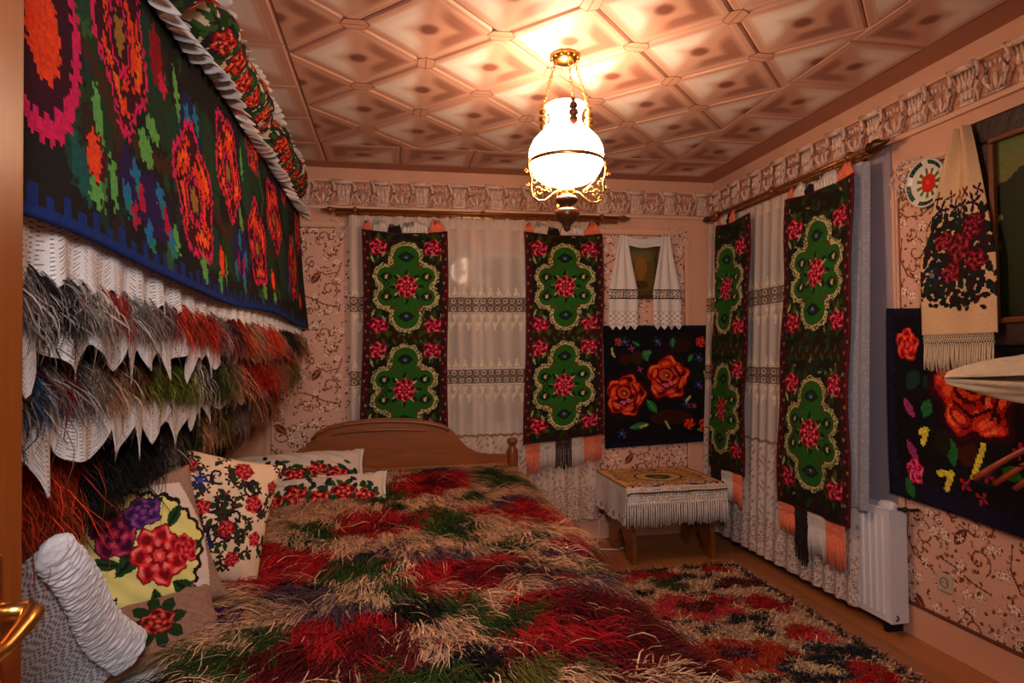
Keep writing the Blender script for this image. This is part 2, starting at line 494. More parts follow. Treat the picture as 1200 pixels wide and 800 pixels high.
# hexagonal corner blocks where the tiles meet
def hexblock(rot):
    bm = bmesh.new(); a, b_ = (.060, .038)
    pts = [(-a, 0), (-a*.62, -b_), (a*.62, -b_), (a, 0), (a*.62, b_), (-a*.62, b_)]
    if rot: pts = [(-y*1.0, x*.95) for x, y in pts]
    def ring(s, z): return [bm.verts.new((x*s, y*s, z)) for x, y in pts]
    r0, r1, r2_, r3 = ring(1, -.009), ring(.99, -.0105), ring(.955, -.0105), ring(.95, -.010)
    for p, q, mi in ((r0, r1, 0), (r1, r2_, 0), (r2_, r3, 0)):
        for i in range(6): bm.faces.new((p[i], q[i], q[(i+1) % 6], p[(i+1) % 6])).material_index = 0
    bm.faces.new(r3).material_index = 1
    # the seam across the block
    w_ = .0014
    s = [(-a*.9, -w_), (a*.9, -w_), (a*.9, w_), (-a*.9, w_)]
    if rot: s = [(-y, x) for x, y in s]
    bm.faces.new([bm.verts.new((x, y, -.0108)) for x, y in s]).material_index = 0
    for f in bm.faces:
        if f.normal.z > 0: f.normal_flip()
    return obj('corner_block', bm, [M_trim_d, mat('corner_block_face', (.84, .63, .52), .5)], ceiling)
hb = [hexblock(0), hexblock(1)]
first = [True, True]
for i in range(0, 9):
    for j in range(0, 13):
        if (i+j) % 2: continue
        cx, cy = FX0+i*hx, FY1-j*hy
        if cx < FX0+.1 or cx > FX1-.1 or cy > FY1-.1 or cy < FY0+.1: continue
        t = 0 if i % 2 else 1
        o = hb[t] if first[t] else dup(hb[t], ceiling); first[t] = False
        o.location = (cx, cy, H)

# ---- cornice: rail, scroll consoles and leaf panels
def cornice(name, length, place, rz):
    t = thing(name, kind='structure', loc=place, rz=rz)
    bm = bmesh.new(); box(bm, 0, length, -.022, 0, 2.36, 2.375); box(bm, 0, length, -.016, 0, 2.375, 2.385); box(bm, 0, length, -.03, 0, 2.548, 2.56)
    obj('rail', bm, M_trim, t)
    bm = bmesh.new(); box(bm, 0, length, -.008, 0, 2.385, 2.548); obj('ground', bm, M_relief_d, t)
    bm = bmesh.new()
    prism(bm, [(-.056, .172), (-.050, .13), (-.032, .10), (-.030, .05), (-.040, .012), (.058, .012), (.050, .05), (.040, .10), (.052, .14), (.056, .172)], -.011, 0, bev=.003)
    for s in range(5): tube(bm, [(-.040+.02*s, -.014, .160), (-.030+.017*s, -.018, .125), (-.018+.013*s, -.016, .098)], [.0065, .007, .003], 5)
    tube(bm, [(-.058, -.03, .172), (.0, -.034, .168), (.058, -.03, .172)], .016, 8)
    for s in (-1, 1):
        tube(bm, [(s*.066-.012+.02*math.sin(q/9*PI*1.5)+.018*q/9, -.026-.014*math.sin(q/9*PI), .185-.175*q/9) for q in range(10)], [.0105-.005*q/9 for q in range(10)], 6)
    for s in (-1, 0, 1):
        ball(bm, (s*.026, -.022, .10), .018, .8, .5, 1.4, 8, 5)
        ball(bm, (s*.02+.005, -.022, .05), .014, .8, .5, 1.5, 8, 5)
    con = obj('console', bm, M_relief, t)
    bm = bmesh.new()
    for s in (-1, 1):
        tube(bm, [(s*(.012+.035*math.sin(q/6*PI*.8)), -.012-.006*math.sin(q/6*PI), .03+.10*q/6) for q in range(7)], [.008, .009, .01, .01, .009, .007, .004], 5)
        tube(bm, [(s*(.045+.012*math.cos(q*.9)), -.014, .085+.018*math.sin(q*.9)) for q in range(6)], .005, 5)
    ball(bm, (0, -.012, .07), .012, 1, .6, 2.6, 7, 5)
    for s in range(5): ball(bm, (-.044+.022*s, -.011, .145-.006*(s % 2)), .011, .8, .6, 1.2, 6, 4); ball(bm, (-.040+.02*s, -.011, .040+.008*(s % 2)), .009, .8, .6, 1.2, 6, 4)
    tube(bm, [(-.05, -.012, .02), (.05, -.012, .02)], .006, 5)
    lf = obj('leaf_relief', bm, M_relief, t)
    P = .265; n = int(length/P)+1; k = 0
    for i in range(n):
        x = .09+P*i
        for base, xx in ((con, x), (lf, x+P/2)):
            if xx > length-.06: continue
            o = base if i == 0 else dup(base, t); o.location = (xx, 0, 2.375)
    return t
cornice('trim_1', X1-X0, (X0, Y1, 0), 0)
cornice('trim_2', Y1-Y0, (X1, Y1, 0), -PI/2)

# ---- skirting
for nm, b_ in (('baseboard_back', (X0, X1, Y1-.015, Y1, 0, .12)), ('baseboard_right', (X1-.016, X1, Y0, Y1-.015, 0, .145)), ('baseboard_left', (X0, X0+.015, Y0, Y1-.015, 0, .12))):
    plane_box(nm, *b_, m=M_base)
plane_box('baseboard_cap', X1-.02, X1, Y0, Y1-.02, .145, .153, m=M_trim_d)

# ---- wallpaper painted motif
def paper(w_, h_, c=.005):
    cell = Cv(.52, .66, c, (.87, .68, .59))
    cell.speck(np.ones(cell.X.shape, bool), [(.89, .71, .62)], .25)
    br, br2, wh, cr = (.46, .25, .16), (.38, .18, .11), (.96, .89, .83), (.80, .60, .45)
    def S(*a, **k): cell.spiral(*a, **k)
    for x, y, r, a0, d in ((.10, .12, .055, 0, 1), (.38, .10, .05, 2, -1), (.13, .42, .06, 4, 1), (.42, .46, .055, 1, -1), (.26, .60, .045, 3, 1), (.30, .28, .04, 5, -1)):
        S(x, y, r*1.1, a0, 1.15, .0038, br, d)
    for pts in ([(.02, .2), (.08, .25), (.17, .26), (.24, .22), (.3, .15)], [(.22, .5), (.3, .52), (.38, .56), (.47, .58)], [(.05, .35), (.04, .45), (.08, .53), (.18, .57)], [(.33, .33), (.4, .36), (.48, .34), (.5, .28)]):
        cell.stroke(pts, .0036, br)
    for x, y, a in ((.30, .42, -.9), (.06, .05, .7)):     # horns of plenty
        cell.leaf(x, y, .10, .026, a, br2, (.66, .42, .30))
    for x, y in ((.20, .08), (.24, .13), (.17, .15), (.06, .27), (.33, .04), (.45, .2), (.40, .24), (.47, .27), (.22, .34), (.17, .31), (.25, .39), (.19, .40), (.05, .6), (.10, .63), (.14, .55), (.36, .62), (.42, .60), (.48, .40), (.33, .5), (.02, .48), (.5, .08)):
        cell.blossom(x, y, .033, (.62, .42, .33), wh, 5, x*40); cell.blossom(x, y, .027, wh, (.72, .46, .30), 5, x*40)
    for q in range(34):
        x, y = rng.random()*.52, rng.random()*.66; cell.blossom(x, y, .024, (.66, .46, .37), wh, 5, q); cell.blossom(x, y, .019, wh, (.74, .48, .34), 5, q)
    for q in range(16):
        cell.spiral(rng.random()*.5, rng.random()*.64, .030, q, .8, .0030, br, 1 if q % 2 else -1)
    for q in range(190):
        x, y = rng.random()*.5, rng.random()*.64; cell.leaf(x, y, .022, .0065, rng.random()*6, br if q % 2 else (.66, .44, .33))
    out = Cv(w_, h_, c, (1, 1, 1))
    ry, rx = -(-out.ny//cell.ny), -(-out.nx//cell.nx)
    out.a = np.tile(cell.a, (ry, rx, 1))[:out.ny, :out.nx].copy()
    return out

def scroll_corner(parent, s, m_=M_relief):
    """gilt scroll ornament in the corner of a wall panel, local x right, z up, -y out of the wall"""
    bm = bmesh.new()
    def sp(x, z, r, a0, turns, d, w_=.006):
        n = 14; tube(bm, [(s*(x+r*(1-.8*i/n)*math.cos(a0+d*turns*2*PI*i/n)), -.012, z+r*(1-.8*i/n)*math.sin(a0+d*turns*2*PI*i/n)) for i in range(n+1)], [w_*(1-.5*i/n) for i in range(n+1)], 5)
    sp(-.02, -.02, .045, 1.0, 1.1, 1); sp(-.10, .01, .03, .5, 1, -1); sp(.02, -.10, .032, 2, 1, 1); sp(-.06, -.055, .028, 4, 1, -1, .005)
    sp(-.15, .005, .02, 0, 1, 1, .004); sp(.015, -.16, .022, 1, 1, -1, .004)
    for q in range(7):
        a = q/6; x = .03-.12*a*a; z = -.02+.05*math.sin(a*3)
        ball(bm, (s*(-.02-.11*a), -.012, .035+.012*math.sin(a*9)), .011, 1.3, .6, .8, 6, 4)
        ball(bm, (s*(.035+.01*math.sin(a*9)), -.012, -.02-.13*a), .011, .8, .6, 1.3, 6, 4)
    o = obj('scroll_ornament', bm, m_, parent); return o

def panel(name, length, z0, z1, place, rz, left=True, right=True, orn=(1, 1), top=True):
    """a framed wallpaper panel: local x along the wall, -y out of the wall"""
    t = thing(name, kind='structure', loc=place, rz=rz)
    cv = paper(length, z1-z0)
    sheet('wallpaper', cv, lambda U, V: (U, 0*U-.002, z1-V), M_paper, t)
    bm = bmesh.new()
    def bar(x0, x1, a, b_):
        box(bm, x0, x1, -.012, 0, a, b_); mx = .3
        if x1-x0 < b_-a: box(bm, x0+(x1-x0)*.3, x1-(x1-x0)*.25, -.02, -.012, a, b_)
        else: box(bm, x0, x1, -.02, -.012, a+(b_-a)*.3, b_-(b_-a)*.25)
    if left: bar(0, .035, z0, z1-.1)
    if right: bar(length-.035, length, z0, z1-.1)
    if top: bar(.09*orn[0], length-.09*orn[1], z1-.035, z1)
    obj('frame_moulding', bm, M_trim, t)
    bm = bmesh.new()
    if left: box(bm, .035, .039, -.004, 0, z0, z1-.1)
    if right: box(bm, length-.039, length-.035, -.004, 0, z0, z1-.1)
    if top: box(bm, .1*orn[0], length-.1*orn[1], -.004, 0, z1-.040, z1-.036)
    obj('frame_line', bm, M_trim_d, t)
    if orn[0]: o = scroll_corner(t, -1); o.location = (.045, 0, z1-.03)
    if orn[1]: o = scroll_corner(t, 1); o.location = (length-.045, 0, z1-.03)
    return t
panel('trim_3', .62, .14, 2.27, (-.85, Y1, 0), 0, orn=(1, 1))
panel('trim_4', .83, .14, 2.27, (1.38, Y1, 0), 0, orn=(1, 1))
panel('trim_5', 2.35, .155, 2.235, (X1, 2.71, 0), -PI/2, orn=(1, 1))
# a smooth lilac strip of wall between window and panel
plane_box('trim_6', X1-.012, X1, 2.71, 2.94, .153, 2.355, m=M_lilac)

# ---- windows
M_pvc = mat('window_plastic', (.85, .85, .88), .35)
M_glass = bpy.data.materials.new('window_glass'); M_glass.use_nodes = True
b = M_glass.node_tree.nodes['Principled BSDF']; b.inputs['Base Color'].default_value = (.9, .95, 1, 1); b.inputs['Roughness'].default_value = .02
b.inputs['Transmission Weight'].default_value = 1; b.inputs['IOR'].default_value = 1.7
def window(name, wd, z0, z1, place, rz):
    t = thing(name, kind='structure', loc=place, rz=rz)
    bm = bmesh.new(); f = .05
    for b_ in ((0, wd, z0, z0+f), (0, wd, z1-f, z1), (0, f, z0+f, z1-f), (wd-f, wd, z0+f, z1-f), (wd/2-.035, wd/2+.035, z0+f, z1-f)):
        box(bm, b_[0], b_[1], .02, .08, b_[2], b_[3], bev=.006)
    obj('window_frame', bm, M_pvc, t)
    for x0, x1 in ((f, wd/2-.035), (wd/2+.035, wd-f)):
        bm = bmesh.new(); box(bm, x0, x1, .045, .051, z0+f, z1-f); obj('pane', bm, M_glass, t)
    bm = bmesh.new(); box(bm, -.03, wd+.03, -.03, .03, z0-.03, z0, bev=.005); obj('window_sill', bm, M_pvc, t)
    return t
window('window_1', WX1-WX0, WZ0, WZ1, (WX0, Y1, 0), 0)
window('window_2', RY1-RY0, RZ0, RZ1, (X1, RY1, 0), -PI/2)

# ------------------------------------------------------------------ chandelier
CX, CY = .74, 2.64
lamp = thing('hanging_lamp', 'lit milk glass globe lamp with curled brass brackets hanging on chains from the ceiling', 'lamp', (CX, CY, H))
bm = bmesh.new(); lathe(bm, [(.0, 0), (.05, 0), (.062, -.012), (.060, -.025), (.045, -.038), (.03, -.046), (.0, -.048)], 28, cap=False)
for q in range(12):
    a = q*PI/6; ball(bm, (.058*math.cos(a), .058*math.sin(a), -.02), .010, 1, 1, 1.2, 6, 5)
obj('canopy', bm, M_brass, lamp)
def opal(nm, st, col):
    m_ = bpy.data.materials.new(nm); m_.use_nodes = True
    b = m_.node_tree.nodes['Principled BSDF']
    b.inputs['Base Color'].default_value = (.95, .9, .85, 1); b.inputs['Roughness'].default_value = .15
    b.inputs['Emission Color'].default_value = (*col, 1); b.inputs['Emission Strength'].default_value = st
    return m_
bm = bmesh.new()
lathe(bm, [(.088, -.232), (.082, -.240), (.070, -.262), (.066, -.285), (.070, -.305), (.085, -.33), (.115, -.355), (.142, -.385), (.158, -.42), (.162, -.45), (.156, -.478), (.148, -.49), (.155, -.497), (.150, -.51), (.132, -.54), (.105, -.558), (.098, -.562),
           (.095, -.555), (.128, -.535), (.144, -.508), (.140, -.49), (.152, -.45), (.148, -.42), (.133, -.388), (.108, -.362), (.078, -.336), (.062, -.308), (.058, -.285), (.062, -.262), (.078, -.238), (.088, -.232)], 40, cap=False)
obj('lamp_shade', bm, opal('lit_milk_glass', SHADE_STRENGTH, LAMP_WARM), lamp)
bm = bmesh.new(); lathe(bm, [(.163, -.472), (.166, -.476), (.166, -.484), (.163, -.488)], 40, cap=False); obj('brass_band', bm, M_brass, lamp)
bm = bmesh.new(); lathe(bm, [(.0, -.535), (.035, -.535), (.038, -.55), (.036, -.575), (.022, -.58), (.022, -.59)], 20, cap=False); obj('bulb_holder', bm, opal('lit_holder_glass', 3, LAMP_WARM), lamp)
bm = bmesh.new(); lathe(bm, [(.02, -.585), (.032, -.59), (.034, -.61), (.028, -.622), (.04, -.63)], 20, cap=False); obj('collar', bm, M_brass, lamp)
bm = bmesh.new(); lathe(bm, [(.0, -.625), (.044, -.628), (.050, -.640), (.044, -.652), (.024, -.662), (.022, -.672), (.048, -.682), (.054, -.70), (.046, -.725), (.022, -.745), (.014, -.758), (.016, -.768), (.0, -.78)], 24, cap=False)
obj('font', bm, M_wood_d, lamp)
for q in range(3):
    a = -PI/2 + .15 + q*2*PI/3 + PI
    a = (PI+.12, -.12, -PI/2+.05)[q]
    d = Vector((math.cos(a), math.sin(a), 0))
    p0 = d*.045+Vector((0, 0, -.04)); p1 = d*.098+Vector((0, 0, -.235))
    bm = bmesh.new(); nl = 13; lv = (p1-p0)/nl
    for k in range(nl):
        c_ = p0+lv*(k+.5); s = Vector((-d.y, d.x, 0)) if k % 2 else d
        tube(bm, [c_+lv.normalized()*.0115*math.cos(t)+s*.006*math.sin(t) for t in [j*PI/4 for j in range(8)]], .0018, 4, closed=True)
    obj('chain', bm, M_brass, lamp)
    bm = bmesh.new()
    prof = [(.0, .0), (.012, -.004), (.006, -.012), (.016, -.024), (.019, -.038), (.010, -.046), (.020, -.054), (.021, -.068), (.011, -.076), (.019, -.084), (.017, -.10), (.007, -.112), (.004, -.13), (.0, -.134)]
    lathe(bm, prof, 14, (p1.x+d.x*.004, p1.y+d.y*.004, p1.z), cap=False)
    obj('weight_knob', bm, M_wood_d if q == 2 else M_brass, lamp)
    # hanging rod of the band down to the bracket
for q in range(3):
    a = (PI+.12, -.12, PI/2)[q]
    d = Vector((math.cos(a), math.sin(a), 0))
    bm = bmesh.new()
    def pt(r, z): return d*r+Vector((0, 0, z))
    tube(bm, [pt(.168, -.47), pt(.174, -.50), pt(.170, -.53), pt(.160, -.56), pt(.164, -.60), pt(.155, -.635), pt(.13, -.652), pt(.10, -.648), pt(.075, -.628), pt(.055, -.61), pt(.036, -.605)], .0055, 6)
    for (cr, cz, r, a0, tr, dd) in ((.128, -.612, .026, -1.2, 1.2, 1), (.148, -.565, .020, 1.5, 1.1, -1), (.105, -.59, .020, 3, 1.1, 1), (.183, -.53, .010, 0, 1, 1), (.176, -.585, .009, 0, 1, -1), (.082, -.60, .014, 1, 1, -1)):
        tube(bm, [pt(cr+r*(1-.75*i/12)*math.cos(a0+dd*tr*2*PI*i/12), cz+r*(1-.75*i/12)*math.sin(a0+dd*tr*2*PI*i/12)) for i in range(13)], .0042, 5)
    tube(bm, [pt(.15, -.51), pt(.12, -.56), pt(.07, -.605)], .004, 5)
    obj('bracket_arm', bm, M_brass, lamp)

# ------------------------------------------------------------------ curtain rods
def rod_set(name, label, length, place, rz, rings, dark):
    M_ = M_brass_d if dark else M_brass
    M_end = mat('dark_bronze_end', (.30, .17, .08), .4, metal=.5) if dark else M_brass_d
    t = thing(name, label, 'curtain rod', place, rz)
    for y, r, z, mm_ in ((-.105, .013, 0, M_brass_d), (-.075, .008, -.022, M_)):
        bm = bmesh.new(); tube(bm, [(0, y, z), (length, y, z)], r, 10); obj('rod', bm, mm_, t)
    for x, s in ((0, -1), (length, 1)):
        bm = bmesh.new()
        k = 1.45 if dark and s > 0 else 1
        tube(bm, [(x+s*q_*k, -.105, 0) for q_ in (0, .006, .012, .03, .045, .055, .075, .095)], [.013*k, .020*k, .013*k, .021*k, .021*k, .012*k, .008*k, .002], 12)
        obj('finial', bm, M_end, t)
    for x in (.13, length/2, length-.13):
        bm = bmesh.new(); tube(bm, [(x, 0, -.005), (x, -.06, -.01), (x, -.105, -.02)], .009, 8); ball(bm, (x, -.105, .0), .028 if dark else .02, .7, 1, 1)
        tube(bm, [(x-.012, -.105, 0), (x+.012, -.105, 0)], .024, 12); tube(bm, [(x, -.004, -.04), (x, -.004, .03)], .016, 8)
        obj('bracket', bm, M_brass_d, t)
    bm = bmesh.new(); n = 12
    tube(bm, [(0, .0+.019*math.cos(2*PI*i/n), -.0+.019*math.sin(2*PI*i/n)) for i in range(n)], .0024, 5, closed=True)
    tube(bm, [(0, 0, -.019), (0, .003, -.026), (0, 0, -.034)], .002, 4)
    rg = obj('ring', bm, M_brass_d, t)
    for i, x in enumerate(rings):
        o = rg if i == 0 else dup(rg, t); o.location = (x, -.105, -.012); o.rotation_euler = (0, 0, random.uniform(-.5, .5))
    return t
rod_set('curtain_rod', 'long straight double brass curtain rod with rings on the headboard wall', 2.0, (-.38, Y1, 2.335), 0, [.08+.077*i for i in range(24)], False)
rod_set('curtain_rod', 'dark bronze double curtain rod with a heavy round end beside the corner, above the radiator', 1.62, (X1, 4.36, 2.345), -PI/2, [.06+.075*i for i in range(21)], True)

# ------------------------------------------------------------------ sheers
def sheer(label, wd, z0, z1, place, rz, ph=0, amp=.014, spr=0, tint=(.95, .89, .83)):
    cv = Cv(wd, z1-z0, .0058, (*tint, .86))
    X, Y = cv.X, cv.Y; Z = z1-Y
    folds = np.sin(X*2*PI/.105+ph+1.3*np.sin(X*9))
    cv.a[..., 3] = .75+.13*folds
    cv.put(Z > z1-.075, (.93, .88, .82, .95))
    cv.a[..., 3] = np.where(Z > z1-.075, .9+.08*np.sin(X*2*PI/.02), cv.a[..., 3])
    for zc in (1.70, 1.20):
        # embroidered sprigs above and below the openwork
        for row, dz, sgn in ((0, .085, 1), (1, -.085, -1), (2, -.14, -1)):
            n = int(wd/.062)
            for i in range(n+1):
                x = .03+i*.062+(.031 if row == 2 else 0); z = zc+dz
                cv.ell(x, z1-z, .013, .022, (.98, .92, .82, .98), .4*sgn)
                cv.ell(x, z1-(z+.03*sgn), .007, .012, (.98, .92, .82, .98))
                cv.ell(x+.018, z1-(z-.01*sgn), .007, .013, (.98, .92, .82, .98), -.7)
        m_ = abs(Z-zc) < .054
        cv.put(m_, (.90, .84, .78, .35))
        for r in (-1, 1):
            for i in range(int(wd/.052)+1):
                a, b_ = cv.rel(.026+i*.052, z1-(zc+r*.026)); q = np.hypot(a, b_)
                cv.put(q < .026, (.46, .33, .24, .97)); cv.put(q < .0185, (.92, .86, .78, .75)); cv.put(q < .009, (.55, .42, .32, .8))
        cv.put(abs(abs(Z-zc)-.055) < .004, (.95, .90, .84, .97))
    # scalloped lace and a heavy lace foot
    zc = .78
    q = Z-zc-.012*abs(np.sin(X*PI/.05))
    cv.put(abs(q) < .008, (.62, .48, .38, .95))
    low = q < -.008
    cv.a[..., 3] = np.where(low, .82+.10*folds, cv.a[..., 3])
    pat = np.sin(X*95+2*np.sin(Y*40))*np.sin(Y*80+2*np.sin(X*37))
    cv.put(low & (pat > .6), (.78, .64, .56, .85)); cv.put(low & (pat < -.6), (.95, .88, .83, .92))
    foot = Z < z0+.24
    cv.speck(foot, [(.98, .93, .88, .95), (.72, .58, .50, .8)], .26)
    def fn(U, V):
        k = V/(z1-z0)
        return U, -.075-amp*np.sin(U*2*PI/.105+ph+1.3*np.sin(U*9)+k*.6)*(.6+.6*k)-spr*k, z1-V+0*U
    o = sheet('sheer_curtain', cv, fn, M_sheer)
    o.location = place; o.rotation_euler = (0, 0, rz)
    return tag(o, label, 'curtain')
sheer('wide sheer lace curtain behind the two green runners of the headboard wall', 1.74, .16, 2.31, (-.29, Y1, 0), 0)
sheer('sheer lace curtain with openwork bands hanging in front of the white radiator', 1.60, .07, 2.31, (X1, 4.42, 0), -PI/2, 1.0, .008, .088, tint=(.93, .89, .86))
# narrow bluish side curtain at the edge of the right window
cv = Cv(.17, 1.72, .010, (.66, .67, .72, .97)); cv.speck(np.ones(cv.X.shape, bool), [(.72, .73, .78, .97)], .25)
o = sheet('side_curtain', cv, lambda U, V: (U*(.72+.10*V), -.095-.045*V-.012*np.sin(U*60), 2.29-V), M_sheer); o.location = (X1, 2.875, 0); o.rotation_euler = (0, 0, -PI/2)
tag(o, 'narrow greyish blue side curtain between the wide green runner and the lilac wall strip', 'curtain')

# ------------------------------------------------------------------ green runners
RED = [(.28, .04, .08), (.55, .07, .16), (.82, .17, .28), (.95, .42, .50), (.30, .05, .10)]
def runner_cv(w_, h_, meds, c=.0058, su=1.0, side=1):
    cv = Cv(w_, h_, c, (.095, .085, .06)); X, Y = cv.X, cv.Y
    cv.speck(np.ones(X.shape, bool), [(.12, .15, .07), (.13, .08, .06)], .22)
    rr0 = np.random.default_rng(5)
    for q in range(int(150*h_)):
        cv.leaf(rr0.random()*w_, rr0.random()*h_, .06, .014, rr0.random()*6.3, [(.13, .22, .08), (.19, .22, .08), (.20, .10, .07), (.10, .17, .10)][q % 4])
    for q in range(int(30*h_)):
        cv.leaf(rr0.random()*w_, rr0.random()*h_, .035, .006, rr0.random()*6.3, (.50, .54, .36))
    cr, gr, dg, lg = (.80, .77, .55), (.15, .37, .11), (.08, .15, .08), (.38, .52, .22)
    cx = w_/2
    for my in meds:
        dy = Y-my; dx = (X-cx)/su
        def f(px, py, rx, ry): return (np.hypot((dx-px)/rx, (dy-py)/ry)-1)*min(rx, ry)
        d = f(0, 0, .15, .19)
        for q in ((0, -.20, .085, .085), (0, .20, .085, .085)): d = np.minimum(d, f(*q))
        for sx_ in (-1, 1):
            for sy in (-1, 1): d = np.minimum(d, f(sx_*.128, sy*.072, .062, .060))
        wv = .005*np.sin(np.arctan2(dy, dx)*26)
        ring = (d < .030+wv) & (d > .004)
        cv.put(ring, (.17, .20, .10)); cv.speck(ring, [cr, (.66, .64, .42)], .40); cv.put((d < .008) & (d > .003), cr)
        cv.put(d <= .003, (.35, .22, .08)); cv.put(d < -.003, gr)
        for sx_ in (-1, 1):
            for sy in (-1, 1):
                x, y = cx+sx_*.135*su, my+sy*.068
                cv.leaf(x-sx_*.045, y+sy*.0, .085, .030, 0 if sx_ > 0 else PI, dg); cv.leaf(x-sx_*.02, y-sy*.02, .06, .016, sx_*sy*.9 if sx_ > 0 else PI+.9*sy, dg, (.30, .42, .16)); cv.ell(x, y, .009, .014, cr); cv.ell(x+.008, y-.012, .006, .008, (.75, .45, .3))
                cv.spiral(cx+sx_*.095*su, my+sy*.145, .030, 1, 1, .003, (.38, .20, .07), sx_)
        for sy in (-1, 1):
            cv.leaf(cx-.055*su, my+sy*.205, .11*su, .03, 0, dg); cv.ell(cx, my+sy*.205, .04*su, .035, dg)
            cv.ell(cx, my+sy*.205, .024, .015, (.16, .20, .30)); cv.ell(cx, my+sy*.20, .010, .008, (.45, .50, .60))
        for a in np.arange(8)*PI/4:
            cv.leaf(cx+.045*math.cos(a)*su, my+.045*math.sin(a), .075, .016, a, dg, None)
            cv.leaf(cx+.06*math.cos(a+.2)*su, my+.06*math.sin(a+.2), .045, .005, a, cr if int(round(a*4/PI)) % 2 else lg)
        cv.rose(cx, my, .072*su, .078, [(.30, .04, .08), (.66, .09, .17), (.86, .22, .32), (.95, .48, .5), (.25, .05, .08)], .4, n=8)
        for sx_ in (-1, 1):
            for oy, fl in ((-.27, 1), (.265, -1)):
                x, y = cx+sx_*.182*su, my+oy
                if y < .03 or y > h_-.03: continue
                for a, l in ((.6, .10), (2.4, .09), (-.8, .09), (-2.5, .10), (1.6, .1), (-1.5, .11)):
                    cv.leaf(x, y, l, .022, a, [(.15, .27, .08), (.20, .24, .07), (.10, .20, .09)][int(abs(a*7)) % 3], (.3, .4, .16))
                cv.rose(x, y, .066*su, .060, RED, sx_*2+oy*5, n=5)
                cv.leaf(x+sx_*.05*su, y+fl*.055, .06, .008, 1.2*fl, (.62, .68, .45))
                cv.leaf(x-sx_*.02, y+fl*.07, .05, .008, -1*fl, (.55, .62, .42))
    # middle brown vine cross between medallions
    for a, b_ in zip(meds[:-1], meds[1:]):
        ym = (a+b_)/2
        cv.put((abs(Y-ym) < .022+.01*np.sin(X*60)) & (abs(X-cx) < w_*.42), (.20, .09, .06))
        for q in range(12):
            x = cx+(q-5.5)*.035*su; cv.leaf(x, ym, .05, .010, (1 if q % 2 else -1)*(1.1), (.20, .30, .12))
    # border strips
    bw = .048
    for x0 in (0, w_-bw):
        cv.rect(x0, x0+bw, 0, h_, (.22, .07, .08))
        for q in range(int(h_/.055)):
            cv.ell(x0+bw/2+(.008 if q % 2 else -.008), .03+q*.055, .007, .010, (.60, .20, .25) if q % 3 else (.50, .46, .30))
    cv.rect(0, .010, 0, h_, (.30, .10, .10)); cv.rect(w_-.010, w_, 0, h_, (.34, .12, .11)); cv.rect(0, w_, 0, .014, (.28, .09, .09)); cv.rect(0, w_, h_-.014, h_, (.28, .09, .09))
    cv.grain(.22)
    return cv

def fringe_strip(parent, x0, x1, ztop, ln, m_, label, y=-.085, n=None, topcurve=None, knots=True, spread=0, jag=.02):
    bm = bmesh.new(); n = n or max(4, int((x1-x0)/.011)); 
    for i in range(n):
        x = x0+(x1-x0)*(i+.5)/n; zt = ztop(x) if callable(ztop) else ztop
        l = ln*(1+random.uniform(-jag, jag)*4) ; hw = (x1-x0)/n*.52
        if knots:
            for s in (-1, 1):   # macrame net
                tube(bm, [(x-s*hw, y, zt), (x+s*hw, y-.003, zt-l*.12), (x-s*hw, y, zt-l*.24), (x, y, zt-l*.34)], .0028, 4, cap=False)
        z0_ = zt-l*.32 if knots else zt
        xa = x+random.uniform(-.003, .003); 
        tube(bm, [(x, y, z0_), (x+random.uniform(-.002, .002), y-.003, z0_-(l-l*.33*knots)*.5), (xa+spread*(x-(x0+x1)/2), y+random.uniform(-.004, .004), zt-l)], [hw*.62, hw*.74, hw*.70], 5)
    o = obj('fringe', bm, m_, parent); o['label'] = label; return o

def runner(label, w_, h_, ztop, meds, place, rz, cols, folded=0, su=1.0, tl=.19, slant=0, tops=None, lean=0):
    t = thing('woven_runner', label, 'wall hanging', place, rz, group=None)
    cv = runner_cv(w_, h_, meds, su=su)
    if folded: 
        k = int(cv.nx*folded); cv.a = cv.a[:, cv.nx-k:]; cv.nx = k; cv.w = w_*folded
    W = cv.w
    def sway(U, V): return .012*np.sin(V*3.1+U*2)
    def fn(U, V):
        y = -.128-.006*np.sin(U*24+V*2)-.006*np.sin(V*9+U*7)-lean*V
        top = .022*np.sin(np.clip(U/W, 0, 1)*PI)*np.exp(-V/.10)
        hem = slant*(U/W-.5)*(V/h_)
        return U+sway(U, V)+.02*V*(U/W-.5), y, ztop-V-top+hem
    sheet('woven_panel', cv, fn, M_rug, t, thick=.006)
    n = len(cols); zb = ztop-h_
    x = .005; tot = W-.01; ws = [c[1] for c in cols]; sw = sum(ws)
    for m_, q, lb, ex in cols:
        x1 = x+tot*q/sw
        fringe_strip(t, x+.012*math.sin(h_*3.1), x1+.012*math.sin(h_*3.1), lambda xx: zb+slant*(xx/W-.5)+.004, tl+ex, m_, lb, y=-.128-lean*h_)
        x = x1
    # the upper fringe gathered over the rod
    x = 0
    for q, (m_, wd, hh) in enumerate(tops or ((M_coral, .07, .07), (M_whitew, .10, .07), (M_black, .09, .04), (M_whitew, .18, .065), (M_coral, .12, .08))):
        bm = bmesh.new(); 
        k = 7; base = x; 
        for i in range(k):
            xx = base+wd*(i+.5)/k; xt = base+wd*.5+(xx-base-wd*.5)*(.35 if m_ is M_coral else .8)
            top = ztop+hh*random.uniform(.75, 1.05)
            zc = ztop-.022*math.sin(min(1, xx/W)*PI)-.006
            tube(bm, [(xx, -.112, zc), ((xx+xt)/2, -.120, (zc+top)/2), (xt, -.105, top)], [wd/k*.75, wd/k*.7, wd/k*.4], 5)
        o = obj('top_fringe', bm, m_, t); x += wd*W/.56
        o.scale = (1, 1, 1)
    return t
cream_l, coral_l, black_l = 'cream white knotted fringe', 'coral orange knotted fringe', 'black knotted fringe'
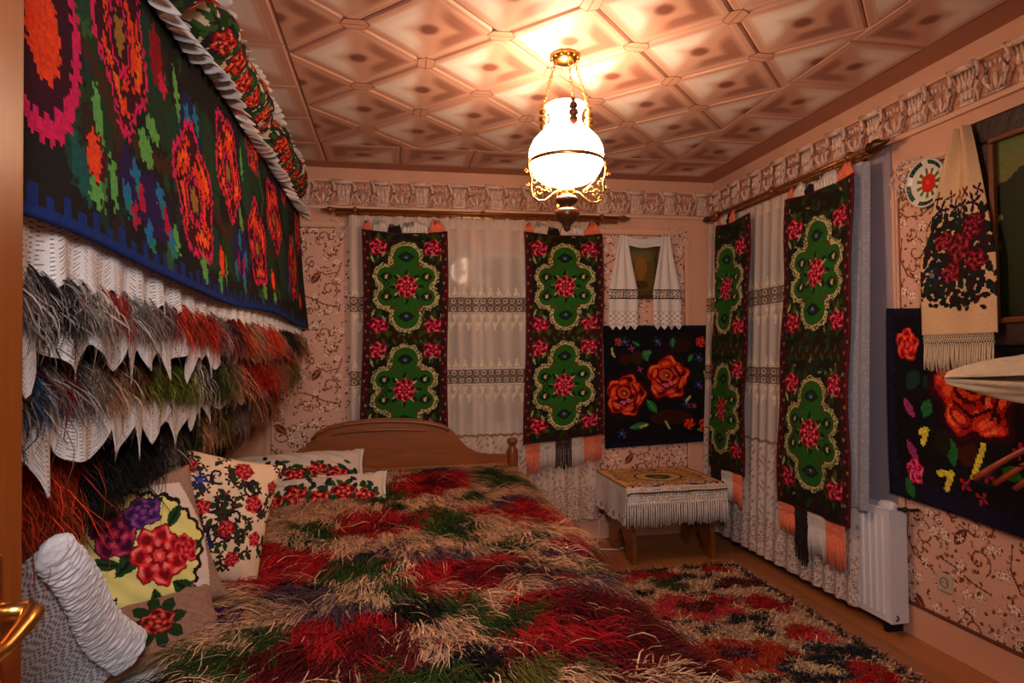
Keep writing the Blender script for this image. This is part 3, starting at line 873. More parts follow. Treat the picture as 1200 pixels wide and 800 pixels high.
C5 = [(M_coral, .9, coral_l, .03), (M_whitew, 1, cream_l, 0), (M_black, 1.05, black_l, .01), (M_whitew, .8, cream_l, 0), (M_coral, 1.2, coral_l, -.01)]
runner('green medallion runner with roses hanging nearest the headboard crown, left of the lace curtain', .565, 1.47, 2.205, [.385, 1.085], (-.205, Y1, 0), 0, C5)
runner('green medallion runner with roses and coral fringe between the lace curtain and the bench', .565, 1.47, 2.215, [.385, 1.085], (.91, Y1, 0), 0, C5, slant=.05)
C4 = [(M_coral, .9, coral_l, -.03), (M_black, .7, black_l, .10), (M_whitew, .9, cream_l, .03), (M_coral, .9, coral_l, .05)]
runner('wide dark green rose runner hanging over the middle of the radiator', .56, 1.78, 2.25, [.47, 1.35], (X1, 3.39, 0), -PI/2, C4, tl=.19, lean=.042, slant=.0)
C3 = [(M_black, 1, black_l, .02), (M_whitew, 1, cream_l, 0), (M_coral, .8, coral_l, .0)]
runner('narrow half folded rose runner in the corner above the radiator end', .56, 1.72, 2.26, [.47, 1.30], (X1, 4.21, 0), -PI/2, C3, folded=.76, tl=.20, lean=.042, tops=((M_coral, .07, .07), (M_whitew, .08, .07), (M_black, .06, .05), (M_coral, .08, .08)))

# ------------------------------------------------------------------ black rose rugs on the walls
def dark_grain(cv): cv.speck(np.ones(cv.X.shape, bool), [(.05, .06, .10), (.09, .06, .05)], .2)
ORR = [(.22, .03, .04), (.62, .09, .07), (.86, .22, .10), (.96, .45, .24), (.85, .35, .45)]
def big_rose(cv, x, y, r, ph, pink=(.86, .35, .45), ry=None):
    ry = ry or r
    cv.rose(x, y, r, ry, ORR, ph, outline=(.16, .02, .03), n=5)
    for k in range(6):
        a = ph+k*1.05; cv.ell(x+r*.62*math.cos(a), y+ry*.62*math.sin(a), r*.30, ry*.2, (.80, .18, .09) if k % 2 else (.62, .08, .08), a+1.5)
        cv.ell(x+r*.66*math.cos(a), y+ry*.66*math.sin(a), r*.2, ry*.09, (.94, .36, .16), a+1.5)
    cv.ell(x-r*.1, y-ry*.12, r*.42, ry*.36, (.30, .03, .05), .3); cv.ell(x-r*.1, y-ry*.14, r*.34, ry*.27, (.85, .24, .10), .3)
    cv.ell(x-r*.06, y-ry*.12, r*.18, ry*.12, (.30, .03, .05), .6); cv.ell(x-r*.08, y-ry*.12, r*.09, ry*.06, (.70, .66, .25), .6)
    cv.ell(x-r*.18, y+ry*.36, r*.22, ry*.11, pink, -.3); cv.ell(x+r*.14, y+ry*.26, r*.16, ry*.09, pink, 1.1)
    cv.stroke([(x-r*.5, y+ry*.2), (x-r*.1, y+ry*.5), (x+r*.4, y+ry*.3)], r*.035, (.2, .02, .03))
    cv.stroke([(x+r*.35, y-ry*.5), (x+r*.6, y), (x+r*.4, y+ry*.5)], r*.035, (.2, .02, .03))
cv = Cv(.90, .90, .0062, (.055, .055, .075)); dark_grain(cv)
for x, y, rx, ry, c_ in ((.52, .30, .12, .08, (.10, .12, .06)), (.16, .25, .05, .04, (.22, .07, .05)), (.26, .24, .05, .05, (.22, .12, .05)), (.52, .70, .16, .06, (.20, .08, .04)), (.60, .15, .09, .06, (.17, .08, .04)), (.15, .60, .10, .10, (.07, .12, .08)), (.75, .35, .1, .1, (.07, .11, .06))): cv.ell(x, y, rx, ry, c_)
gl = (.14, .42, .20)
for x, y, l, wd, a, c_ in ((.33, .56, .13, .03, .9, gl), (.19, .76, .16, .025, -.1, gl), (.34, .27, .09, .028, -1.9, gl), (.30, .22, .08, .02, -.3, (.2, .5, .3)), (.66, .28, .07, .02, -1, gl), (.54, .17, .08, .02, -1.5, (.12, .40, .25)), (.22, .12, .07, .012, .5, gl), (.72, .80, .06, .015, .3, gl)): cv.leaf(x, y, l, wd, a, c_, (.30, .62, .35))
big_rose(cv, .165, .52, .155, .3); big_rose(cv, .50, .40, .165, 1.4)
for x, y, r, p in ((.765, .13, .04, (.88, .15, .20)), (.66, .755, .045, (.88, .20, .10)), (.80, .77, .06, (.88, .18, .10)), (.11, .12, .03, (.6, .12, .14))): cv.rose(x, y, r, r, [(.25, .03, .04), p, p, (.95, .45, .3), p], x*9)
for x, y in ((.13, .80), (.42, .12), (.16, .12), (.745, .25), (.74, .46), (.64, .60)):
    cv.blossom(x, y, .04, (.12, .22, .42), (.30, .50, .68), 5, x*7); cv.ell(x+.02, y+.02, .010, .016, (.45, .15, .35))
for x, y in ((.215, .17), (.28, .33), (.70, .62)): cv.blossom(x, y, .028, (.62, .16, .36), (.35, .4, .7), 4, y*5)
for pts in ([(.06, .17), (.065, .21), (.08, .23)], [(.28, .76), (.33, .745)], [(.475, .73), (.50, .78)], [(.67, .55), (.64, .58)], [(.79, .36), (.80, .41)]): cv.stroke(pts, .008, (.75, .72, .42))
cv.rect(0, .90, .87, .90, (.07, .07, .16)); cv.rect(0, .90, 0, .03, (.08, .08, .16)); cv.grain(.25)
o = sheet('rose_rug', cv, lambda U, V: (U, -.03-.006*np.sin(U*9+V*3), 1.555-V-.0*U+.03*(V/.9)*(U/.9)), M_rug, thick=.009)
o.location = (1.515, Y1, 0)
tag(o, 'square black rug with two large red roses hung above the bench', 'wall rug')

cv = Cv(1.75, .90, .0085, (.045, .045, .07)); dark_grain(cv)
cv.rect(0, .045, 0, .9, (.09, .08, .20)); cv.rect(0, 1.75, .83, .9, (.07, .07, .16)); cv.rect(0, 1.75, 0, .03, (.08, .08, .16))
for q in range(16): cv.rect(.03, .06, q*.056, q*.056+.028, (.09, .08, .20))
for q in range(30): cv.rect(q*.06, q*.06+.03, .80, .84, (.07, .07, .16))
for x, y, l, wd, a, c_ in ((.12, .38, .12, .035, -.9, (.10, .22, .18)), (.21, .36, .1, .035, -.6, (.10, .2, .16)), (.21, .50, .09, .028, -1.2, gl), (.33, .55, .15, .028, 1.4, (.12, .42, .16)), (.58, .66, .09, .03, .2, (.14, .40, .12)), (.85, .45, .15, .03, .5, gl), (1.1, .6, .15, .03, 2.5, gl), (1.3, .3, .12, .03, 1, gl)): cv.leaf(x, y, l, wd, a, c_)
for x, y, rx, ry, c_ in ((.42, .62, .05, .06, (.25, .07, .04)), (.30, .6, .04, .06, (.13, .10, .05)), (.5, .7, .06, .05, (.08, .12, .16))): cv.ell(x, y, rx, ry, c_)
cv.rose(.13, .17, .065, .075, [(.5, .05, .05), (.86, .10, .14), (.94, .26, .14), (.98, .45, .3), (.9, .2, .2)], 1)
big_rose(cv, .46, .37, .19, 2.2, (.70, .10, .12), .20); big_rose(cv, .82, .47, .14, .4); big_rose(cv, 1.3, .45, .2, 1)
cv.rose(.15, .76, .045, .06, [(.5, .05, .2), (.88, .14, .42), (.92, .25, .5), (.98, .5, .6), (.9, .2, .2)], 2)
cv.leaf(.10, .80, .10, .025, 1.2, gl)
for x, y in ((.41, .76), (.52, .70), (.66, .58), (.49, .80)): cv.blossom(x, y, .035, (.65, .09, .14), (.2, .25, .4), 4, x*9)
for x, y in ((.12, .46), (.13, .66)): cv.leaf(x-.02, y-.04, .11, .02, 1.0, (.70, .14, .40), (.15, .35, .6))
for pts in ([(.19, .57), (.22, .555), (.20, .62)], [(.28, .74), (.34, .73), (.315, .80)], [(.50, .58), (.47, .66), (.45, .72)]): cv.stroke(pts, .014, (.85, .80, .25))
cv.grain(.25)
o = sheet('rose_rug', cv, lambda U, V: (U, -.035-.008*np.sin(U*7+V*3), 1.555-V-.02*np.sin(np.clip(U/.9, 0, 1)*PI)*(1-V/.9)-.035*np.clip(U/.7, 0, 1)*(1-np.clip((U-.9), 0, 1))*(V/.9)), M_rug, thick=.009)
o.location = (X1, 2.725, 0); o.rotation_euler = (0, 0, -PI/2)
tag(o, 'long black rug with red roses and yellow sprigs on the wall right of the radiator', 'wall rug')

# ------------------------------------------------------------------ icon and its towel
t = thing('framed_icon', 'small dark framed brown and gold painting draped with a white towel', 'picture', (1.665, Y1, 1.755))
cv = Cv(.27, .39, .005, (.30, .24, .13)); cv.speck(np.ones(cv.X.shape, bool), [(.36, .30, .16), (.22, .18, .10)], .3)
cv.rect(.03, .24, .03, .36, (.34, .30, .16)); cv.ell(.13, .10, .10, .05, (.40, .37, .22)); cv.ell(.135, .19, .045, .11, (.55, .38, .14)); cv.ell(.135, .10, .02, .025, (.50, .38, .24))
cv.ell(.08, .27, .035, .06, (.46, .32, .10)); cv.ell(.19, .27, .035, .06, (.42, .28, .10)); cv.ell(.13, .31, .06, .03, (.22, .20, .09)); cv.rect(.06, .21, .10, .112, (.50, .34, .14))
cv.speck(np.ones(cv.X.shape, bool), [(.50, .36, .14)], .06)
sheet('painting', cv, lambda U, V: (U+.02, -.022+0*U, .415-V), M_paint, t)
bm = bmesh.new()
for b_ in ((0, .31, 0, .024), (0, .31, .416, .44), (0, .024, .024, .416), (.286, .31, .024, .416)): box(bm, b_[0], b_[1], -.035, -.002, b_[2], b_[3], bev=.004)
obj('frame', bm, M_wood_d, t)
bm = bmesh.new(); box(bm, .02, .29, -.018, -.004, .02, .42); obj('backing', bm, M_dark, t)

t = thing('embroidered_towel', 'white towel with a cross stitched band draped over the small painting above the bench', 'towel', (1.55, Y1, 0))
def tail(x0, lean, nm='tail'):
    cv = Cv(.225, .70, .0045, (.88, .85, .82)); X, Y = cv.X, cv.Y
    cv.rect(0, .225, .400, .408, (.25, .08, .12)); cv.rect(0, .225, .464, .472, (.25, .08, .12))
    for i in range(8):
        for j in range(2):
            p = [(.60, .08, .14), (.16, .12, .14), (.32, .10, .22)][(i+j) % 3]; cv.blossom(.016+i*.028, .421+j*.028, .016, p, (.9, .8, .5), 4, i)
            cv.stroke([(.03+i*.028, .415+j*.028), (.022+i*.028, .432+j*.028)], .003, (.14, .25, .13))
    cv.rect(0, .225, .560, .566, (.74, .70, .66)); lace = Y > .57
    pat = np.sin(X*140)*np.sin(Y*150); cv.put(lace & (pat > .35), (.70, .62, .56)); cv.put(lace & (pat < -.5), (.94, .91, .88))
    def fn(U, V):
        k = np.clip(V/.42, 0, 1); wd = .06+.165*k**1.1
        zz = .036*np.abs(((U/.225*4) % 1)-.5)*2*np.clip((V-.62)/.08, 0, 1)
        return x0+(U/.225-.5)*wd+lean*V, -.052-.014*np.sin(U/.225*PI*5)*(1-.55*k)-.008*(V > 0), .50+1.72-V+zz*1.0-.02*k*0
    return sheet(nm, cv, fn, M_fine, t, thick=.0035)
tail(.118, -.01); tail(.452, .01)
cv = Cv(.34, .07, .006, (.87, .84, .81))
sheet('towel_bridge', cv, lambda U, V: (.11+U, -.048-.006*np.sin(V*200), 2.222-V+.004*np.sin(U*30)-.02*np.sin(U/.34*PI)+0*V), M_fine, t, thick=.003)

# ------------------------------------------------------------------ right wall: plate, towel, painting
t = thing('wall_plate', 'white plate with a red flower and dark patterned rim on the right wall', 'plate', (X1, 2.482, 2.11), -PI/2)
bm = bmesh.new(); M_pl = vmat('glazed_plate', .25, 0, 100, .03)
R_ = .108; nr, na = 18, 72
rr, aa = np.meshgrid(np.linspace(0, 1, nr+1), np.linspace(0, 2*PI, na+1), indexing='ij')
prof = np.interp(rr, [0, .62, .72, .95, 1], [.010, .012, .022, .032, .030])
V_ = np.stack([R_*rr*np.cos(aa), -.006-prof, R_*rr*np.sin(aa)], -1)
rc, ac = np.meshgrid((np.arange(nr)+.5)/nr, (np.arange(na)+.5)*2*PI/na, indexing='ij')
C_ = np.zeros((nr, na, 3)); C_[:] = (.88, .86, .80)
px_, pz_ = rc*np.cos(ac), rc*np.sin(ac)
k = (rc > .80) & (rc < .95) & (np.cos(ac*5+1.5) > -.55); C_[k] = (.10, .16, .18); k2 = k & (np.cos(ac*40) > .2); C_[k2] = (.22, .38, .34)
C_[(rc > .64) & (rc < .69)] = (.62, .52, .36)
C_[(rc < .58+.06*np.cos(ac*11)) & (np.cos(ac*11) > .1) & (rc > .30)] = (.34, .45, .16)
C_[np.hypot(px_/.36, pz_/.38) < 1] = (.82, .18, .12); C_[np.hypot((px_+.05)/.1, (pz_-.05)/.1) < 1] = (.90, .32, .2)
obj('dish', npmesh('dish', V_, gridF(na, nr) if 0 else np.stack([(np.arange(nr)[:, None]*(na+1)+np.arange(na)[None]), (np.arange(nr)[:, None]*(na+1)+np.arange(na)[None])+1, (np.arange(nr)[:, None]*(na+1)+np.arange(na)[None])+na+2, (np.arange(nr)[:, None]*(na+1)+np.arange(na)[None])+na+1], -1).reshape(-1, 4), L(C_).reshape(-1, 3), True), M_pl, t)
bm = bmesh.new(); tube(bm, [(R_*math.cos(i*PI/24), -.036, R_*math.sin(i*PI/24)) for i in range(48)], .004, 6, closed=True)
tube(bm, [(.06*math.cos(i*PI/12), -.004, .06*math.sin(i*PI/12)) for i in range(24)], .004, 5, closed=True)
obj('rim', bm, mat('plate_rim', (.84, .82, .76), .25), t)

t = thing('landscape_painting', 'large dark framed landscape painting leaning from the right wall', 'picture', (X1, 2.25, 1.36), -PI/2)
bm = bmesh.new(); PW, PH = 1.15, .93
for b_ in ((0, PW, 0, .10), (0, PW, PH-.10, PH), (0, .12, .10, PH-.10), (PW-.12, PW, .10, PH-.10)): box(bm, b_[0], b_[1], -.05, -.004, b_[2], b_[3], bev=.01)
obj('frame', bm, mat('dark_carved_frame', (.16, .08, .04), .5, noise=.4, nscale=20, bump=.5, bscale=30), t)
bm = bmesh.new()
for b_ in ((.10, PW-.10, .09, .115), (.10, PW-.10, PH-.115, PH-.09), (.10, .125, .115, PH-.115), (PW-.125, PW-.10, .115, PH-.115)): box(bm, b_[0], b_[1], -.062, -.04, b_[2], b_[3], bev=.006)
obj('inner_moulding', bm, mat('bronze_inner_frame', (.42, .22, .10), .4, metal=.2), t)
cv = Cv(PW-.24, PH-.22, .007, (.36, .36, .20)); X, Y = cv.X, cv.Y
cv.a[...] = np.stack([.36+.08*np.sin(Y*9), .36+.07*np.sin(Y*8+1), .20+.05*np.sin(X*5)], -1)
cv.put(Y > .30+.02*np.sin(X*12), (.46, .44, .12)); cv.put(Y > .40+.03*np.sin(X*8), (.26, .26, .08)); cv.put(Y > .52, (.10, .09, .04))
for q in range(60):
    x, y = .02+rng.random()*.14, .16+rng.random()*.5; cv.ell(x, y, .05, .04, (.08+.05*rng.random(), .10+.05*rng.random(), .04))
for q in range(40):
    x, y = .6+rng.random()*.3, .1+rng.random()*.5; cv.ell(x, y, .06, .05, (.10, .14+.05*rng.random(), .05))
sheet('canvas', cv, lambda U, V: (.12+U, -.038+0*U, PH-.11-V), M_paint, t)

t = thing('embroidered_towel', 'long cream towel with a dark rose bouquet hung over the big painting corner', 'towel', (X1, 2.60, 0), -PI/2)
cv = Cv(.36, .86, .005, (.86, .72, .56)); X, Y = cv.X, cv.Y
cv.speck(np.ones(X.shape, bool), [(.83, .69, .52)], .3)
dk = (.10, .07, .10)
for i in range(5): cv.blossom(.03+i*.075, .275, .03, (.30, .06, .10), dk, 4, i)
for i in range(4): cv.blossom(.06+i*.08, .325, .045, (.10, .10, .18), (.2, .1, .15), 5, i)
for q in range(330):
    x, y = .005+rng.random()*.35, .36+rng.random()*.36
    if abs(x-.18) > .17-.0*y: continue
    cv.leaf(x, y, .045, .013, rng.random()*6.3, [(.10, .17, .09), (.12, .10, .09), (.22, .07, .09), (.10, .13, .12)][q % 4])
for x, y, r in ((.20, .50, .075), (.10, .46, .045), (.27, .43, .05), (.28, .56, .05), (.15, .60, .05), (.30, .40, .035)): cv.rose(x, y, r, r*.9, [(.22, .03, .07), (.45, .06, .12), (.58, .10, .16), (.70, .25, .28)], x*20)
cv.blossom(.06, .60, .045, (.08, .16, .26), (.5, .45, .3), 6); cv.blossom(.18, .39, .05, (.06, .18, .15), (.1, .25, .2), 5)
for q in range(30): cv.leaf(.06+rng.random()*.24, .69+rng.random()*.06, .03, .01, rng.random()*6, (.10, .09, .08))
def tw(U, V):
    k = np.clip(V/.55, 0, 1); wd = .05+.30*k**.9
    x = .362-.03*k+(U/.36-.5)*wd-.015*k; 
    return x, -.075-.02*np.sin(U/.36*PI*3+1)*(1-.6*k)-.01, 2.275-V+0*U
sheet('woven_panel', cv, tw, M_fine, t, thick=.004)
for q, (a, b_) in enumerate(((.145, .485),)): 
    o = fringe_strip(t, a, b_, 1.42, .16, M_cream, 'cream knotted fringe', y=-.088, n=30)

# ------------------------------------------------------------------ socket
t = thing('wall_socket', 'white square wall socket low on the papered wall', 'socket', (X1, 2.457, .31), -PI/2)
bm = bmesh.new(); box(bm, -.041, .041, -.012, -.002, -.041, .041, bev=.004)
obj('cover_plate', bm, mat('socket_plastic', (.80, .70, .62), .4), t)
bm = bmesh.new(); n = 20
tube(bm, [(.021*math.cos(i*2*PI/n), -.0125, .021*math.sin(i*2*PI/n)) for i in range(n)], .002, 5, closed=True)
for s in (-1, 1): tube(bm, [(s*.009, -.0115, 0), (s*.009, -.0135, 0)], .003, 8)
obj('outlet', bm, mat('socket_recess', (.35, .27, .24), .5), t)

# ------------------------------------------------------------------ radiator
t = thing('radiator', 'white panel radiator under the window with a round valve at its near end', 'radiator', (X1, 4.22, 0), -PI/2)
RL = 1.58
bm = bmesh.new(); box(bm, 0, RL, -.125, -.118, .06, .585); obj('front_panel', bm, M_white, t)
bm = bmesh.new(); nf = 36; 
for i in range(nf):
    x = .03+(RL-.06)*(i+.5)/nf; prism(bm, [(x-.014, -.1255), (x-.009, -.133), (x+.009, -.133), (x+.014, -.1255)], .09, .555, axis='z')
o = obj('front_flutes', bm, M_white, t)
bm = bmesh.new(); box(bm, 0, RL, -.05, -.035, .07, .575); obj('back_panel', bm, M_white, t)
bm = bmesh.new(); box(bm, RL-.004, RL+.004, -.128, -.035, .06, .585); obj('side_plate', bm, M_white, t); 
bm = bmesh.new(); box(bm, -.004, .004, -.128, -.035, .06, .585); obj('side_plate', bm, M_white, t)
bm = bmesh.new(); box(bm, 0, RL, -.128, -.033, .585, .597, bev=.003)
obj('top_grille', bm, M_white, t)
bm = bmesh.new(); tube(bm, [(RL-.10, -.085, .60), (RL-.085, -.087, .602), (RL-.05, -.09, .604), (RL-.02, -.09, .604), (RL+.005, -.09, .604)], [.012, .022, .026, .024, .016], 14); obj('valve_knob', bm, M_white, t)
bm = bmesh.new(); tube(bm, [(RL+.005, -.085, .60), (RL+.045, -.05, .60), (RL+.05, -.01, .60)], .008, 8); ball(bm, (RL+.03, -.065, .60), .014)
obj('pipe', bm, M_dark, t)
bm = bmesh.new(); tube(bm, [(RL+.006, -.1, .10), (RL+.012, -.095, .085), (RL+.008, -.105, .075), (RL+.006, -.098, .08)], .004, 6)
obj('bleed_valve', bm, M_dark, t)
for x in (.12, RL-.06):
    bm = bmesh.new(); box(bm, x-.012, x+.012, -.105, -.02, -.0, .065); obj('foot', bm, M_dark, t)

# ------------------------------------------------------------------ bench and its cloth
t = thing('low_bench', 'low honey brown wooden bench with notched board legs beneath a fringed cloth', 'bench', (1.77, 4.08, 0))
bm = bmesh.new(); box(bm, -.32, .32, -.26, .34, .455, .485, bev=.006); obj('bench_top', bm, M_wood, t)
def legp():
    bm = bmesh.new()
    poly = [(-.22, 0), (-.10, 0)] + [(-.10+.20*i/10, .05+.13*math.sin(i/10*PI)) for i in range(11)] + [(.10, 0), (.22, 0), (.22, .16), (.20, .20), (.22, .25), (.22, .455), (-.22, .455), (-.22, .25), (-.20, .20), (-.22, .16)]
    prism(bm, poly, -.014, .014, axis='x'); return bm
lg = obj('leg', legp(), M_wood, t); lg.location = (-.27, 0, 0); o = dup(lg, t); o.location = (.27, 0, 0)
bm = bmesh.new(); box(bm, -.256, .256, -.012, .012, .33, .40, bev=.004); obj('stretcher', bm, M_wood, t)

t = thing('bench_cloth', 'white fringed table cloth with an orange embroidered centre laid over the low bench', 'tablecloth', (1.77, 4.08, 0))
cw, cl_ = .66, .62
cv = Cv(cw+.02, cl_+.02, .006, (.87, .66, .40)); X, Y = cv.X-(cw+.02)/2, cv.Y-(cl_+.02)/2
cv.rect(0, .012, 0, 1, (.2, .08, .06)); cv.rect(cw+.008, 1, 0, 1, (.2, .08, .06)); cv.rect(0, 1, cl_+.008, 1, (.2, .08, .06)); cv.rect(0, 1, 0, .012, (.2, .08, .06))
q = np.hypot(X/.27, Y/.24)
cv.speck((q < 1.15), [(.80, .62, .42), (.30, .14, .10)], .28)
cv.put((q < .62) & (q > .56), (.28, .14, .09)); cv.put(q < .56, (.78, .66, .40)); cv.put(q < .33, (.12, .33, .16)); cv.put(q < .14, (.65, .25, .18))
cx_, cy_ = (cw+.02)/2, cl_+.02
for s in (-1, 1):
    for (x, y, r, a) in ((.09, .09, .04, 0), (.17, .12, .045, 2), (.24, .07, .03, 4)):
        cv.spiral(cx_+s*x, cy_-y, r+.006, a if s > 0 else PI-a, 1.1, .014, (.80, .72, .70), s); cv.spiral(cx_+s*x, cy_-y, r, a if s > 0 else PI-a, 1.1, .005, (.22, .08, .09), s)
    cv.blossom(cx_+s*.29, cy_-.07, .035, (.38, .08, .09), (.6, .2, .2), 4); cv.blossom(cx_+s*.06, .08, .05, (.38, .10, .10), (.6, .2, .2), 5); cv.blossom(cx_+s*.25, .09, .04, (.38, .10, .10), (.6, .2, .2), 5)
    cv.stroke([(cx_+s*.01, cy_-.13), (cx_+s*.08, cy_-.05), (cx_+s*.20, cy_-.045), (cx_+s*.26, cy_-.14)], .004, (.22, .08, .09))
    for k in range(6): cv.blossom(cx_+s*.27, .15+k*.06, .022, (.36, .12, .10), (.15, .25, .1), 4, k)
cv.grain(.12)
sheet('embroidered_centre', cv, lambda U, V: (U-.34, .345-V, .5035-.0*V+.002*np.sin(U*30)-.035*np.clip((V-(cl_-.03))/.04, 0, 1)-.012*np.clip((.02-U)/.02, 0, 1)), M_fine, t, thick=.004)
bm = bmesh.new(); box(bm, -.335, .335, -.275, .345, .486, .499, bev=.004); obj('cloth_top', bm, M_whitew, t)
# hanging sides
def side(x0, y0, x1, y1, z0, nx):
    cv = Cv(math.hypot(x1-x0, y1-y0), .487-z0+.01, .006, (.88, .85, .80)); X, Y = cv.X, cv.Y
    d1 = np.abs(((X+Y)/.018) % 1-.5) < .18; d2 = np.abs(((X-Y)/.018) % 1-.5) < .18
    cv.put(~(d1 | d2), (.60, .48, .42)); cv.speck(np.ones(X.shape, bool), [(.92, .90, .86)], .2)
    Lx, Ly = (x1-x0), (y1-y0); n = math.hypot(Lx, Ly); nx_, ny_ = Ly/n, -Lx/n
    sheet('side_panel', cv, lambda U, V: (x0+Lx*U/n+nx_*(.004+.05*V+.004*np.sin(U*40)), y0+Ly*U/n+ny_*(.004+.05*V+.004*np.sin(U*40)), .497-V+0*U), M_fine, t, thick=.004)
side(-.338, -.275, .338, -.275, .395, 1)
fr = fringe_strip(t, -.345, .345, .412, .15, M_whitew, 'white cord fringe', y=-.285, n=44, knots=False)
cvs = Cv(.62, .24, .006, (.86, .84, .82)); cvs.speck(np.ones(cvs.X.shape, bool), [(.80, .77, .74), (.92, .9, .88)], .3)
cvs.put((cvs.Y > .17) & (np.sin(cvs.X*70)*np.sin(cvs.Y*70) > .3), (.62, .54, .52))
for sgn in (-1, 1):
    sheet('side_panel', cvs, lambda U, V: (sgn*(.338+.02*V+.008*np.sin(U*22+1)*V*5), .345-U, .497-V+.0*U-.02*np.sin(U*5)*V), M_fine, t, thick=.004)

# ------------------------------------------------------------------ floor rug with pile
def pcolor(patches, x, y, base, jitter):
    n = len(x); C = np.tile(np.array(base, float), (n, 1))
    jx = x+rng.normal(0, jitter, n); jy = y+rng.normal(0, jitter, n)
    jx += .02*np.sin(y*31)+.015*np.sin(y*67+x*20); jy += .02*np.sin(x*29)+.015*np.sin(x*59+y*17)
    for nm, cx, cy, rx, ry in patches:
        k = ((jx-cx)/rx)**2+((jy-cy)/ry)**2 < 1
        C[k] = PAL[nm]
    return np.clip(C*(1+rng.normal(0, .13, (n, 1)))+rng.normal(0, .012, (n, 3)), .01, .98)
PAL = dict(red=(.66, .07, .10), maroon=(.36, .03, .06), purple=(.24, .10, .26), green=(.18, .27, .09), greend=(.12, .20, .10), grey=(.33, .25, .30), dark=(.10, .08, .07), black=(.07, .07, .06),
           olive=(.40, .36, .15), cream=(.86, .74, .56), orange=(.74, .20, .08), pink=(.80, .20, .26), navy=(.10, .13, .17), teal=(.10, .20, .20))
rug_p = []
for x0 in (.60, 1.46):
    pass
ring = lambda cx, cy, rx, ry, c_, k: [(c_, cx+rx*math.cos(a), cy+ry*math.sin(a), k, k*.8) for a in np.arange(8)*PI/4]
rug_p += ring(1.46, 2.60, .34, .23, 'navy', .055)+[('cream', 1.46, 2.60, .30, .20), ('orange', 1.46, 2.59, .26, .16), ('orange', 1.64, 2.55, .09, .10), ('maroon', 1.46, 2.60, .10, .07), ('purple', 1.48, 2.60, .06, .04)]
rug_p += [('navy', 1.58, 3.10, .30, .20), ('cream', 1.58, 3.10, .26, .17), ('pink', 1.50, 3.20, .10, .09), ('pink', 1.64, 3.06, .09, .07), ('pink', 1.36, 3.13, .08, .08), ('red', 1.70, 3.15, .08, .06), ('maroon', 1.56, 3.13, .09, .06), ('pink', 1.50, 3.0, .06, .05),
          ('navy', 1.90, 3.38, .13, .05), ('maroon', 1.91, 3.40, .10, .06), ('red', 1.91, 3.08, .09, .09), ('navy', 1.72, 2.92, .10, .05), ('pink', 1.93, 2.70, .08, .06), ('red', 1.86, 2.75, .07, .05), ('navy', 1.92, 2.52, .14, .06),
          ('red', 1.89, 2.32, .10, .09), ('navy', 1.70, 2.40, .12, .10), ('cream', 1.72, 2.42, .06, .05), ('navy', 1.67, 3.53, .16, .035), ('green', 1.56, 3.45, .07, .08), ('red', 1.52, 3.62, .12, .05), ('orange', 1.20, 3.58, .20, .05), ('red', 1.90, 3.62, .08, .04),
          ('navy', 1.30, 3.36, .1, .04), ('pink', 1.15, 3.2, .12, .1), ('maroon', 1.12, 3.22, .05, .05), ('navy', 1.1, 2.9, .12, .05), ('red', 1.05, 2.4, .14, .12), ('navy', 1.2, 2.3, .12, .05), ('navy', 1.45, 2.2, .2, .05), ('pink', 1.5, 1.95, .14, .12), ('red', 1.9, 1.95, .12, .12), ('navy', 1.75, 2.12, .10, .08), ('orange', 1.2, 1.8, .2, .16)]
for q in range(26): rug_p.append(('navy', 2.07, 1.6+q*.083, .03, .03))
for q in range(16): rug_p.append(('navy' if q % 3 else 'maroon', .5+q*.1, 3.70, .05, .025))
RX0, RX1, RY0_, RY1_ = .45, 2.09, 1.55, 3.72
rug = thing('floor_rug', 'cream shaggy rug with red and orange flowers lying on the floor beside the bed', 'rug')
bm = bmesh.new(); box(bm, RX0, RX1, RY0_, RY1_, .002, .016, bev=.004); obj('rug_backing', bm, mat('rug_ground', (.62, .46, .32), .95), rug)
n = 42000
rx_ = rng.uniform(RX0+.25, RX1, n); ry_ = rng.uniform(RY0_, RY1_, n)
rug_p = rug_p[:16]+[(a, b, c, d*1.28, e*1.28) for a, b, c, d, e in rug_p[16:]]
C_ = pcolor(rug_p, rx_, ry_, (.84, .68, .54), .007)
dd = np.stack([.55*np.sin(rx_*7+1)+rng.normal(0, .55, n), -.6+rng.normal(0, .5, n), np.full(n, .45)], 1)
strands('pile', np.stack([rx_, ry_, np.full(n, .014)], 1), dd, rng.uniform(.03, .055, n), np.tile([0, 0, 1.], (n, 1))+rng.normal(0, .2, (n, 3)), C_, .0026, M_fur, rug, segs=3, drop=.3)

# cable on the floor beside the bench
bm = bmesh.new(); tube(bm, [(1.46, 4.44, .16), (1.44, 4.40, .09), (1.40, 4.33, .012), (1.36, 4.22, .006), (1.50, 4.18, .006), (1.70, 4.3, .006)], .004, 6)
tag(obj('white_cable', bm, M_white), 'thin white cable running from the wall to the floor beside the bench', 'cable')

